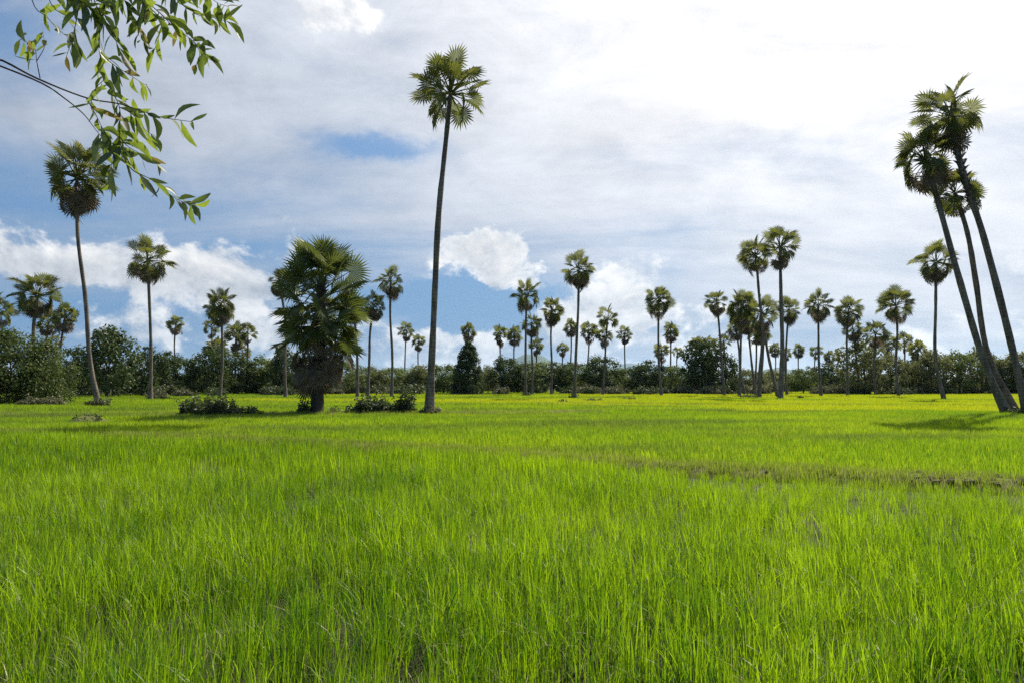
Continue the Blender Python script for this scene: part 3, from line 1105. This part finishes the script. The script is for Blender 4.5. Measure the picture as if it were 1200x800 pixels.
def shrub_palm():
    rng = random.Random(77)
    Y = 43.0
    base = Vector((xat(372, Y), Y, 0))
    t = thing('shrub_palm', 'short bushy palm clothed in fan leaves with a dead brown skirt', 'palm tree', base)
    H = 8.6
    pts = [(0, 0, 0), (0.05, 0, 2.5), (0.1, 0.1, 5), (0.12, 0, H)]
    link('trunk', trunk_mesh(pts, 0.40, 0.30, rng, 1.12, 14, [M['bark_dark'], M['bark_boot']], 26, (0.26, 0.97, 80)), t)
    ga = 2.39996
    N = 64
    for i in range(N):
        f = i / (N - 1)                     # 0 top .. 1 bottom
        z = H - 0.1 - 3.7 * f
        el = R(82 - 88 * min(1, f * 2.1) ** 0.8) + rng.gauss(0, .12) if f < 0.5 else R(rng.uniform(-30, 18))
        me = rng.choice(FR['big'])
        o = link('frond', me, t)
        s = rng.uniform(.96, 1.2)
        p = Vector((0.12, 0, z))
        o.matrix_local = Matrix.Translation(p) @ frond_matrix(rng, i * ga, el, .7, .2) @ Matrix.Scale(s, 4)
    for i in range(52):
        f = i / 51
        z = 5.0 - 2.0 * f
        o = link('dead_frond', rng.choice(FR['bigdead']), t)
        o.matrix_local = (Matrix.Translation((0.1, 0, z)) @ frond_matrix(rng, i * ga, R(rng.uniform(-62, -18)), .6, .25)
                          @ Matrix.Scale(rng.uniform(.72, 1.05), 4))


shrub_palm()


# ------------------------------------------------------------------ broadleaf trees
def leaf_cloud(mb, rng, clumps, per, size, clump_r, mi=0):
    for (c, cr, out) in clumps:
        for k in range(per):
            v = Vector((rng.gauss(0, 1), rng.gauss(0, 1), rng.gauss(0, .8)))
            v = v.normalized() * cr * rng.random() ** 0.45
            p = c + v
            n = (v.normalized() * 0.7 + out * 0.5 + Vector((rng.gauss(0, .6), rng.gauss(0, .6), rng.gauss(0.3, .6)))).normalized()
            a = n.cross(Vector((rng.gauss(0, 1), rng.gauss(0, 1), rng.gauss(0, 1)))).normalized()
            b = n.cross(a)
            s = size * rng.uniform(.6, 1.3)
            mb.add([p - a * s, p - b * s * .55 + n * s * .15, p + a * s, p + b * s * .55 + n * s * .15], [(0, 1, 2, 3)], mi)


def make_crown(seed, w, h, z0, nclump, per, size, mat, shape='round', lumpy=0.35):
    """crown mesh about the trunk axis: width w, from height z0 to h"""
    rng = random.Random(seed)
    cl = []
    ch = h - z0
    lobes = [(rng.uniform(0, 6.28), rng.uniform(.15, .95), rng.uniform(.8, 1.15)) for _ in range(7)]
    for i in range(nclump):
        a = rng.uniform(0, 6.283)
        t = rng.random()
        if shape == 'cone':
            prof = math.sqrt(max(0, 1 - t ** 1.9)) * (1 - .28 * t)
        elif shape == 'bush':
            prof = math.sqrt(max(0, 1 - t ** 2.2))
        else:
            prof = math.sqrt(max(0.02, 1 - (2 * t - 0.85) ** 2 / 1.35 ** 2)) if t < .85 else math.sqrt(max(0.02, 1 - (t - .42) ** 2 / .60 ** 2))
        bump = 1 + lumpy * (float(VN(math.cos(a) * 1.7 + seed * 3.1 + 20, math.sin(a) * 1.7 + t * 3 + 20)) - 0.5) * 2
        rad = w / 2 * prof * bump * (rng.random() ** 0.33)
        zt = z0 + ch * t * (1 + .25 * (float(VN2(math.cos(a) * 1.3 + seed + 9, math.sin(a) * 1.3 + 9)) - .6))
        c = Vector((math.sin(a) * rad, math.cos(a) * rad, zt))
        out = Vector((math.sin(a), math.cos(a), .4)).normalized()
        cl.append((c, rng.uniform(.09, .17) * w * (0.7 if shape == 'cone' else 1), out))
    mb = MB()
    leaf_cloud(mb, rng, cl, per, size, 0.1)
    return mb.mesh('crown', [mat])


def wood_mesh(seed, h, r, z0, spread, mat='wood'):
    rng = random.Random(seed)
    mb = MB()
    P = spline([(0, 0, -0.2), (rng.gauss(0, .1), rng.gauss(0, .1), h * .3), (rng.gauss(0, .2), rng.gauss(0, .2), h * .6), (rng.gauss(0, .3), rng.gauss(0, .3), h * .9)], 10)
    mb.tube(P, [r * (1.25 - 1.1 * i / 9) for i in range(10)], 8)
    for k in range(6):
        a = k * 2.4 + rng.random()
        s = P[3 + k % 4]
        e = s + Vector((math.sin(a) * spread, math.cos(a) * spread, h * rng.uniform(.15, .35)))
        mb.tube([s, s.lerp(e, .5) + Vector((0, 0, .25)), e], [r * .5, r * .3, r * .1], 6)
    return mb.mesh('trunk', [M[mat]], True)


TREEV = {}
for key, mt in (('dark', 'tree_dark'), ('mid', 'tree_mid'), ('light', 'tree_light')):
    TREEV[key] = [make_crown(30 + i + len(key) * 9, 7.0, 7.0, 0.9 + .5 * (i % 2), 95, 46, 0.21, M[mt], lumpy=.5) for i in range(4)]
TREEV['cone'] = [make_crown(71, 6.6, 10.0, 0.3, 260, 46, 0.19, M['tree_dark'], 'cone', .12)]
TREEV['low'] = [make_crown(80 + i, 7.0, 5.0, 0.1, 80, 44, 0.20, M['tree_mid'], 'bush', .5) for i in range(3)]
TREEV['lowlight'] = [make_crown(90 + i, 7.0, 5.0, 0.1, 80, 44, 0.20, M['tree_light'], 'bush', .5) for i in range(2)]
WOODV = [wood_mesh(60 + i, 7.0, .20, 1.0, 1.6) for i in range(3)]
HV = {'cone': 10.4, 'low': 5.4, 'lowlight': 5.4}


def tree(label, px, top, wpx, Y, key, seed, name='broadleaf_tree', cat='tree', group='trees of the treeline'):
    rng = random.Random(seed)
    h = at(px, top, Y).z
    w = wpx / FPX * Y
    base_h = HV.get(key, 7.4)
    t = thing(name, label, cat, (xat(px, Y), Y, 0), rng.uniform(0, 6.28), group)
    vs_ = TREEV[key]
    c = link('crown', vs_[seed % len(vs_)], t)
    c.scale = (w / 7.2, w / 7.2, h / base_h)
    k = link('trunk', WOODV[seed % 3], t)
    k.scale = (w / 9, w / 9, h / 8.5)
    return t


TREES = [
    ('dark rounded tree behind the curved palm trunk, tallest in that corner', 126, 384, 74, 104, 'dark'),
    ('low dark tree between the big bush and the tall rounded one', 92, 408, 46, 108, 'dark'),
    ('dark spreading tree behind the straight loose crowned palm', 167, 408, 52, 112, 'dark'),
    ('low dark tree sloping down beside the small ball crowned palm', 195, 414, 44, 128, 'dark'),
    ('dull green shrubby tree under the small ball crowned palm', 219, 420, 42, 138, 'mid'),
    ('broad dark tree behind the egg crowned palm', 247, 409, 56, 132, 'dark'),
    ('dark tree behind the twin pair of small palms', 279, 416, 46, 138, 'dark'),
    ('dull green tree between twin palms and the shrub palm', 306, 418, 48, 142, 'mid'),
    ('dark tree showing past the left edge of the shrub palm', 330, 404, 36, 136, 'dark'),
    ('dark tree hidden mostly behind the skirt of the shrub palm', 356, 416, 56, 142, 'dark'),
    ('dull tree showing under the right side of the shrub palm', 398, 420, 56, 142, 'mid'),
    ('low bushy tree at the foot of the curved narrow crowned palm', 430, 429, 46, 150, 'light'),
    ('low bushy tree behind the bush with upright stems', 462, 430, 50, 152, 'mid'),
    ('low bushy tree just before the tallest palm trunk', 490, 428, 46, 152, 'light'),
    ('low tree between the tallest palm and the cone shaped tree', 520, 425, 46, 150, 'mid'),
    ('dense cone shaped dark tree standing out of the treeline', 548, 398, 45, 138, 'cone'),
    ('narrow low tree against the far side of the cone shaped tree', 572, 428, 30, 150, 'light'),
    ('dark tree beneath the pair of small palms by the blue hill', 594, 419, 48, 146, 'dark'),
    ('rounded tree below the stacked palm pair', 622, 422, 48, 150, 'mid'),
    ('rounded tree below the oval crowned palm', 648, 426, 44, 152, 'dark'),
    ('low tree at the foot of the lollipop palm', 674, 424, 44, 152, 'mid'),
    ('tree with loose top past the foot of the lollipop palm', 702, 418, 50, 148, 'dark'),
    ('low tree beneath the thin palm standing alone', 728, 430, 40, 156, 'mid'),
    ('wide low tree between lone thin palm and the loose group', 757, 424, 48, 152, 'dark'),
    ('low tree behind the loose palm group', 787, 428, 40, 154, 'mid'),
    ('tall dark clump tree with palms growing through it', 822, 400, 52, 142, 'dark'),
    ('second dark clump tree, lower and broader, with palms through it', 846, 410, 44, 144, 'dark'),
    ('low grey green tree behind the stems of the palm cluster', 876, 432, 44, 172, 'light'),
    ('low grey green tree under the two joined crowns', 904, 433, 42, 176, 'light'),
    ('small rounded bushy tree just past the cluster stems', 941, 430, 34, 150, 'mid'),
    ('low tree behind the straight round palm', 974, 426, 46, 160, 'dark'),
    ('large olive green tree with palm crowns sitting on it', 1014, 398, 54, 136, 'light'),
    ('tree at the far shoulder of the large olive tree', 1044, 414, 44, 142, 'light'),
    ('pale low tree behind the drooping crowned palm', 1068, 422, 42, 146, 'light'),
    ('pale feathery tree behind the round crowned palm', 1092, 408, 46, 140, 'light'),
    ('dull tree just beyond the curving foot of the round crowned palm', 1124, 412, 52, 142, 'mid'),
    ('dull tree seen past the most sharply leaning trunk', 1150, 408, 46, 144, 'light'),
    ('tree seen between the slanting trunks', 1176, 418, 44, 144, 'mid'),
    ('tree at the edge of the picture behind the slanting trio', 1204, 408, 60, 142, 'light'),
]
for i, (lab, px, top, w, Y, key) in enumerate(TREES):
    tree(lab, px, top, w, Y, key, 100 + i)

BUSH_A = [make_crown(140 + i, 7.0, 6.0, 0.0, 190, 62, 0.135, M['bush'], 'bush', .5) for i in range(2)]


def bush(label, px, top, wpx, Y, seed):
    h = at(px, top, Y).z
    w = wpx / FPX * Y
    t = thing('bush', label, 'bush', (xat(px, Y), Y, 0), seed * 1.3, 'bushes at the field edge')
    c = link('foliage', BUSH_A[seed % 2], t)
    c.scale = (w / 7.4, w / 7.4, h / 6.5)
    k = link('stem', WOODV[seed % 3], t)
    k.scale = (w / 12, w / 12, h / 9)


bush('big leafy bush filling the corner under the broad palm crown', 10, 386, 92, 66, 0)
bush('leafy bush beside the big corner bush, lower and rounder', 52, 400, 64, 68, 1)
bush('bush cut off by the picture edge', -40, 392, 80, 64, 2)


# ------------------------------------------------------------------ weeds and undergrowth
def weed_mesh(seed, w, h, stems, mat, leaf=0.07, per=26, upright=0.5):
    rng = random.Random(seed)
    mb = MB()
    for s in range(stems):
        a = rng.uniform(0, 6.28)
        r = w / 2 * math.sqrt(rng.random())
        b = Vector((math.sin(a) * r * .75, math.cos(a) * r * .5, -.05))
        hh = h * (rng.uniform(.22, .75) if rng.random() < .7 else rng.uniform(.7, 1.0)) * (1 - .5 * (r / (w / 2)) ** 2)
        lean = Vector((rng.gauss(0, .25), rng.gauss(0, .25), 0)) + Vector((math.sin(a), math.cos(a), 0)) * .3 * (1 - upright)
        tip = b + Vector((0, 0, hh)) + lean * hh
        mid = b.lerp(tip, .5) + Vector((rng.gauss(0, .05), rng.gauss(0, .05), .04))
        mb.tube([b, mid, tip], [.015, .011, .004], 4, 1, False)
        for k in range(per):
            f = rng.uniform(.12, 1.0)
            p = (b.lerp(mid, f * 2) if f < .5 else mid.lerp(tip, f * 2 - 1))
            d = Vector((rng.gauss(0, 1), rng.gauss(0, 1), rng.gauss(.1, .6))).normalized()
            n = d.cross(Vector((rng.gauss(0, 1), rng.gauss(0, 1), rng.gauss(0, 1)))).normalized()
            L = leaf * rng.uniform(.7, 1.7)
            p0 = p + d * L * .3
            mb.add([p0, p0 + d * L + n * L * .45, p0 + d * L * 2.2 - Vector((0, 0, L * .35)), p0 + d * L - n * L * .45], [(0, 1, 2, 3)], 0)
    return mb.mesh('foliage', [M[mat], M['wood']])


def weeds(label, px, Y, w, h, seed, mat='weed', stems=40, leaf=.07, name='weed_clump', group='weeds on the bunds', upright=.5, per=26):
    o = link(name, weed_mesh(seed, w, h, stems, mat, leaf, per, upright))
    o.location = (xat(px, Y), Y, 0.12)
    o['label'] = label
    o['category'] = 'weeds'
    o['group'] = group
    return o


weeds('dark tangled weed clump on the bund, left of the shrub palm', 238, 40.5, 3.4, 1.9, 1, stems=120, leaf=.075)
weeds('low trailing weeds joining the dark clump to the shrub palm', 283, 41.5, 3.4, .75, 2, stems=70, leaf=.07)
weeds('thin upright weeds sprouting at the top of the dark clump', 268, 40.8, 1.9, 1.9, 3, stems=26, leaf=.07, upright=.9, per=14)
weeds('small weed sprig at the foot of the shrub palm, left side', 357, 42.6, .8, 1.35, 4, stems=22, leaf=.08, upright=.9)
weeds('small pale weed sprig at the foot of the shrub palm, right side', 394, 43.0, 1.0, .8, 5, 'weed_pale', stems=14, leaf=.06, upright=.9)
weeds('dark leafy bush clump between shrub palm and tallest palm', 436, 43.4, 2.6, 1.6, 6, stems=85, leaf=.095)
weeds('taller leafy stem clump nearest the foot of the tallest palm', 475, 43.5, 1.1, 2.2, 7, stems=44, leaf=.095, upright=.95)
weeds('middle leafy clump before the upright stems', 456, 43.6, 1.4, 1.25, 8, stems=44, leaf=.09)
weeds('sprawling low weeds at the outer end of the leafy clumps', 415, 43.0, 1.5, .75, 9, stems=34, leaf=.08)
weeds('dry weed tuft round the foot of the curved palm', 118, 57.2, 1.9, 1.1, 10, 'weed_pale', stems=50, leaf=.08)
weeds('dark weeds at the curved palm foot', 110, 57.4, 1.3, .9, 11, stems=36, leaf=.08)
weeds('rounded shrub before the big corner bush', 60, 61, 2.6, 1.25, 12, 'weed_pale', stems=80, leaf=.08)
weeds('pale low shrub at the very foot of the corner bush', 34, 61, 2.2, 1.1, 13, 'weed_pale', stems=60, leaf=.08)
weeds('pinkish dry weeds under the straight loose crowned palm', 186, 88, 3.2, 1.7, 14, 'weed_pale', stems=60, leaf=.11)
weeds('pale weeds at the foot of the small ball crowned palm', 215, 108, 4.5, 1.7, 15, 'weed_pale', stems=70, leaf=.13)
weeds('small weed tuft alone in the open middle field', 660, 72, 1.5, .55, 16, stems=26, leaf=.07)
weeds('low dry weed patch in the open field past the lollipop palm', 696, 76, 3.0, .6, 17, 'weed_pale', stems=46, leaf=.08)
weeds('faint dry weed patch beyond the lone thin palm', 736, 84, 2.4, .55, 18, 'weed_pale', stems=32, leaf=.08)
weeds('dark weed dot in the field before the straight round palm', 938, 92, .9, .75, 19, stems=26, leaf=.07)
weeds('weedy dark skirt round the stems of the palm cluster', 880, 97, 4.0, .8, 20, stems=50, leaf=.1)
weeds('weed fringe at the foot of the lollipop palm', 672, 95, 1.6, .9, 21, stems=30, leaf=.09)
weeds('weed fringe at the foot of the ragged two-tier palm', 615, 111, 2.0, 1.0, 22, stems=30, leaf=.1)
weeds('grassy weeds hugging the foot of the tallest palm', 504, 42.6, 1.5, .7, 24, 'weed_pale', stems=36, leaf=.06)
weeds('grassy weeds at the joint foot of the slanting trio', 1190, 41.4, 1.9, .75, 23, stems=40, leaf=.07)

# undergrowth along the foot of the treeline
UG = [weed_mesh(200 + i, 6.5, 3.2, 60, 'weed' if i % 2 else 'weed_pale', .2, 30) for i in range(4)]
def mound():
    """small earth heap in the second plot"""
    rng_ = random.Random(8)
    vs, fs = [], []
    n, m = 8, 20
    for i in range(n + 1):
        f = i / n
        for k in range(m):
            a = 6.283 * k / m
            r = f * (1 + .18 * math.sin(a * 3 + 1))
            vs.append(Vector((1.3 * r * math.cos(a), .8 * r * math.sin(a), .46 * (1 - f * f) ** 1.3 + (rng_.uniform(-.04, .04) if 0 < i < n else 0) - (.08 if i == n else 0))))
    for i in range(n):
        for k in range(m):
            k2 = (k + 1) % m
            fs.append((i * m + k, (i + 1) * m + k, (i + 1) * m + k2, i * m + k2))
    mb = MB(); mb.add(vs, fs)
    o = link('earth_mound', mb.mesh('earth_mound', [M['earth']], True))
    o.location = (xat(104, 32.5), 32.5, 0.02)
    o['label'] = 'small earth mound in the grass before the weed clump'
    o['category'] = 'mound'


mound()
weeds('short weeds growing on the small earth mound', 106, 32.6, 1.8, .5, 33, stems=40, leaf=.05).location.z = 0.22


# far woodland behind the single trees: reads as one mass
WOODS = bpy.data.collections.new('woodland_sources')
for i, key in enumerate(('dark', 'mid', 'light')):
    WOODS.objects.link(bpy.data.objects.new('%d_wood' % i, TREEV[key][i]))


def woodland():
    rs = np.random.RandomState(3)
    P, Rz, S, I = [], [], [], []
    for k in range(420):
        px = rs.uniform(-260, 1460)
        Y = rs.uniform(172, 240)
        if px < 340:
            Y = rs.uniform(140, 190)
        h = rs.uniform(.42, .85) if px > 330 else rs.uniform(.5, .85)
        P.append((xat(px, Y), Y, -0.3)); Rz.append((0, 0, rs.uniform(0, 6.28)))
        S.append(h)
        I.append(rs.choice([0, 1, 2], p=[.45, .35, .2]) if px < 800 else rs.choice([0, 1, 2], p=[.15, .35, .5]))
    me = bpy.data.meshes.new('distant_woodland')
    me.from_pydata(P, [], [])
    a = me.attributes.new('tuft_rot', 'FLOAT_VECTOR', 'POINT'); a.data.foreach_set('vector', np.array(Rz, np.float32).ravel())
    a = me.attributes.new('tuft_scale', 'FLOAT', 'POINT'); a.data.foreach_set('value', np.array(S, np.float32))
    a = me.attributes.new('tuft_kind', 'INT', 'POINT'); a.data.foreach_set('value', np.array(I, np.int32))
    o = link('distant_woodland', me, kind='stuff')
    o['label'] = 'far belt of woodland closing the field below the hills'
    o['category'] = 'woodland'
    scatter_modifier(o, WOODS)


woodland()

SCRUB = bpy.data.collections.new('scrub_sources')
for i, me_ in enumerate(UG):
    SCRUB.objects.link(bpy.data.objects.new('%d_scrub' % i, me_))


def undergrowth():
    rs = np.random.RandomState(6)
    P, Rz, S, I = [], [], [], []
    for k in range(90):
        px = rs.uniform(-120, 1320)
        Y = rs.uniform(112, 124) if px < 330 else rs.uniform(132, 146)
        P.append((xat(px, Y), Y, 0.0)); Rz.append((0, 0, rs.uniform(0, 6.28)))
        S.append(rs.uniform(.5, 1.05)); I.append(rs.randint(0, 4))
    me = bpy.data.meshes.new('undergrowth')
    me.from_pydata(P, [], [])
    a = me.attributes.new('tuft_rot', 'FLOAT_VECTOR', 'POINT'); a.data.foreach_set('vector', np.array(Rz, np.float32).ravel())
    a = me.attributes.new('tuft_scale', 'FLOAT', 'POINT'); a.data.foreach_set('value', np.array(S, np.float32))
    a = me.attributes.new('tuft_kind', 'INT', 'POINT'); a.data.foreach_set('value', np.array(I, np.int32))
    o = link('undergrowth', me, kind='stuff')
    o['label'] = 'low scrub growing all along the foot of the treeline'
    o['category'] = 'undergrowth'
    scatter_modifier(o, SCRUB)


undergrowth()


# ------------------------------------------------------------------ overhanging tree at the camera's left
def lance_leaf(seed, mat, L=0.11, W=0.021):
    rng_ = random.Random(seed)
    curve = rng_.uniform(-.02, .03)
    fold = rng_.uniform(.1, .4)
    prof = [(0, .05), (.12, .35), (.32, .9), (.52, 1.0), (.74, .72), (.9, .34), (1, 0)]
    vs, fs = [], []
    for t, w in prof:
        x = t * L
        y = curve * math.sin(t * math.pi)
        z = -.018 * t * t
        ww = W / 2 * w
        vs += [Vector((x, y - ww, z + ww * fold)), Vector((x, y, z)), Vector((x, y + ww, z + ww * fold))]
    for i in range(len(prof) - 1):
        a = i * 3
        fs += [(a, a + 1, a + 4, a + 3), (a + 1, a + 2, a + 5, a + 4)]
    mb = MB(); mb.add(vs, fs)
    return mb.mesh('leaf', [M[mat]], True)


LEAVES = ([lance_leaf(i, 'leaf_green', .092 + .008 * (i % 4), .024 + .003 * (i % 3)) for i in range(5)]
          + [lance_leaf(i, 'leaf_deep', .092 + .008 * (i % 4), .026) for i in range(5, 8)]
          + [lance_leaf(9, 'leaf_yellow', .105, .024)])
LW = [3, 3, 3, 3, 2, 3, 3, 3, 2.2]


def hanging_tree():
    rng_ = random.Random(15)
    base = Vector((-5.4, 3.0, 0))
    t = thing('overhanging_tree', 'leafy branches with narrow green leaves hanging into the sky corner', 'tree', base)
    mb = MB()
    tr = spline([(0, 0, -.2), (.1, 0, 1.5), (.35, .05, 3.2), (.5, .1, 4.8), (.6, .1, 6.2)], 16)
    mb.tube(tr, [.17 * (1.25 - .85 * i / 15) for i in range(16)], 10, 0, True, .04, rng_)
    link('trunk', mb.mesh('trunk', [M['wood']], True), t)
    limb = spline([(.35, .05, 3.3), (1.2, .2, 4.1), (2.3, .25, 4.45), (3.3, .2, 4.40), (4.25, .15, 4.30)], 24)
    mb = MB()
    mb.tube(limb, [.05 * (1.1 - .8 * i / 23) for i in range(24)], 7)
    mb.tube(spline([(.5, .1, 4.6), (0, -.3, 5.4), (-.7, -.6, 6.0)], 8), [.05, .045, .04, .035, .03, .024, .018, .01], 6)
    mb.tube(spline([(.5, .1, 4.9), (1.0, -.2, 5.6), (1.4, -.6, 6.3)], 8), [.05, .045, .04, .035, .03, .024, .018, .01], 6)
    link('limb', mb.mesh('limb', [M['wood']], True), t)
    cl = []
    for i in range(70):
        v = Vector((rng_.gauss(0, 1), rng_.gauss(0, 1), rng_.gauss(0, .7))).normalized() * (1.6 * rng_.random() ** .4)
        cl.append((Vector((.3, -.3, 6.0)) + v, .34, v.normalized()))
    mb = MB()
    leaf_cloud(mb, rng_, cl, 34, .06, .1)
    link('crown', mb.mesh('crown', [M['leaf_deep']]), t)

    def P(px, py, dep):
        return at(px, py, dep) - base

    def twigset(twigs, root):
        mb = MB()
        lv = []
        for (pts, dep, r, leaf_from, step, from_limb) in twigs:
            q = [P(px, py, dep + .10 * math.sin(i * 1.3 + dep * 7)) for i, (px, py) in enumerate(pts)]
            if from_limb:
                s = min(limb, key=lambda a: (a - q[0]).length + .4 * abs(a.x - q[0].x + .25))
                q = [s] + q
            n = max(8, len(q) * 4)
            S = spline(q, n)
            mb.tube(S, [max(.0012, r * (1 - .8 * i / (n - 1))) for i in range(n)], 5)
            # leaves set along the twig
            cum = [0]
            for i in range(n - 1):
                cum.append(cum[-1] + (S[i + 1] - S[i]).length)
            d = cum[-1] * leaf_from
            side = 1
            while d < cum[-1] and step > 0:
                i = max(k for k in range(n) if cum[k] <= d)
                i = min(i, n - 2)
                f = (d - cum[i]) / max(1e-6, cum[i + 1] - cum[i])
                p = S[i].lerp(S[i + 1], f)
                tg = (S[i + 1] - S[i]).normalized()
                lv.append((p, tg, side))
                side = -side
                d += step * 1.42 * rng_.uniform(.5, 1.5)
            if step > 0:
                lv.append((S[-1], (S[-1] - S[-2]).normalized(), 0))
        b = link('branch', mb.mesh('branch', [M['twig']], True), t)
        rest = MB()
        shown = 0
        for p, tg, side in lv:
            view = Vector((0.15, 1, .25)).normalized()
            s = tg.cross(view).normalized() * side
            d = (tg * rng_.uniform(.35, .9) + s * rng_.uniform(.35, .85) + view * rng_.gauss(0, .45)
                 + Vector((0, 0, -rng_.uniform(.15, .75)))).normalized()
            nrm = (view * -1 + Vector((rng_.gauss(0, .7), rng_.gauss(0, .7), rng_.gauss(.4, .6)))).normalized()
            y = nrm.cross(d).normalized()
            z = d.cross(y)
            m = Matrix((d, y, z)).transposed().to_4x4()
            me = rng_.choices(LEAVES, LW)[0]
            T = Matrix.Translation(p) @ m @ Matrix.Scale(rng_.uniform(.62, 1.32), 4)
            w_ = base + p
            px = 600 + FPX * w_.x / w_.y
            high = (w_.z - CAM_Z) / w_.y
            if px > -15 and high < 0.59:          # leaves one can make out one by one
                o = link('leaf', me, b)
                o.matrix_local = T
                shown += 1
            else:                                 # the leaves higher up, as one mass
                rest.add([T @ v.co for v in me.vertices], [tuple(f.vertices) for f in me.polygons])
        if rest.v:
            link('foliage', rest.mesh('foliage', [M['leaf_green']], True), b, 'stuff')

    # branch reaching in from the picture's edge
    twigset([
        ([(-60, 46), (0, 70), (45, 93), (101, 115), (140, 122), (168, 131), (191, 138), (226, 143)], 3.2, .0065, .80, .028, True),
        ([(-30, 66), (45, 96), (75, 115), (98, 134), (112, 152), (128, 172)], 3.25, .005, .80, .022, False),
        ([(101, 115), (113, 136), (124, 160)], 3.2, .003, .35, .024, False),
        ([(47, 92), (43, 72), (40, 56), (24, 46)], 3.2, .0025, .22, .026, False),
        ([(43, 72), (52, 55), (50, 38)], 3.2, .002, .4, .03, False),
    ], None)
    # twigs hanging through the middle
    twigset([
        ([(88, -30), (92, 5), (86, 40), (78, 66)], 3.1, .004, .3, .022, True),
        ([(128, -40), (122, 10), (116, 50), (124, 92), (140, 126), (140, 160), (146, 186)], 3.2, .005, .10, .017, True),
        ([(118, 62), (130, 74), (158, 92), (170, 100)], 3.15, .0025, .2, .022, False),
        ([(105, -30), (112, 5), (128, 32), (140, 58)], 3.05, .004, .12, .018, True),
        ([(124, 92), (112, 104), (106, 122)], 3.2, .002, .2, .026, False),
        ([(140, 126), (155, 134), (170, 152), (182, 160)], 3.25, .0025, .15, .024, False),
        ([(140, 160), (150, 172), (172, 184), (184, 190)], 3.2, .0025, .15, .022, False),
        ([(140, 165), (132, 185), (130, 212)], 3.15, .002, .2, .026, False),
        ([(146, 186), (156, 200), (176, 210), (196, 226), (212, 236), (228, 240)], 3.2, .003, .25, .019, False),
        ([(35, -8), (55, 20), (72, 38), (92, 52)], 3.3, .003, .75, .03, True),
        ([(54, -8), (80, 20), (100, 34)], 3.3, .003, .6, .03, True),
    ], None)
    # twigs along the top
    twigset([
        ([(140, -30), (146, 0), (158, 25), (168, 46)], 3.1, .004, .12, .0135, True),
        ([(160, -30), (172, 0), (190, 18), (206, 34), (226, 48), (244, 66)], 3.2, .004, .10, .0145, True),
        ([(190, 18), (188, 36), (182, 56)], 3.2, .002, .15, .022, False),
        ([(196, -30), (206, -2), (224, 12), (246, 20), (268, 26)], 3.15, .004, .12, .0135, True),
        ([(226, 48), (234, 62), (230, 76)], 3.2, .002, .2, .024, False),
        ([(226, -30), (240, -8), (256, 4), (268, 8)], 3.1, .003, .2, .015, True),
        ([(75, -30), (86, -6), (104, 8), (120, 22)], 3.0, .004, .15, .014, True),
        ([(172, -30), (166, -4), (176, 14), (200, 24)], 3.0, .003, .15, .014, True),
    ], None)


hanging_tree()


# ------------------------------------------------------------------ air
def haze():
    m = bpy.data.materials.new('haze air')
    m.use_nodes = True
    nt = m.node_tree
    nt.nodes.clear()
    out = nt.nodes.new('ShaderNodeOutputMaterial')
    v = nt.nodes.new('ShaderNodeVolumePrincipled')
    v.inputs['Color'].default_value = (0.50, 0.73, 1.0, 1)
    v.inputs['Density'].default_value = 0.000028
    v.inputs['Anisotropy'].default_value = 0.35
    nt.links.new(v.outputs[0], out.inputs['Volume'])
    me = bpy.data.meshes.new('haze')
    s, zb, zt = 24000.0, -6.0, 760.0
    V = [(x, y, z) for z in (zb, zt) for y in (-s, s) for x in (-s, s)]
    me.from_pydata(V, [], [(0, 2, 3, 1), (4, 5, 7, 6), (0, 1, 5, 4), (2, 6, 7, 3), (0, 4, 6, 2), (1, 3, 7, 5)])
    me.materials.append(m)
    o = link('haze', me, kind='stuff')
    o['label'] = 'thin pale haze in the air over the fields'
    o['category'] = 'haze'


haze()
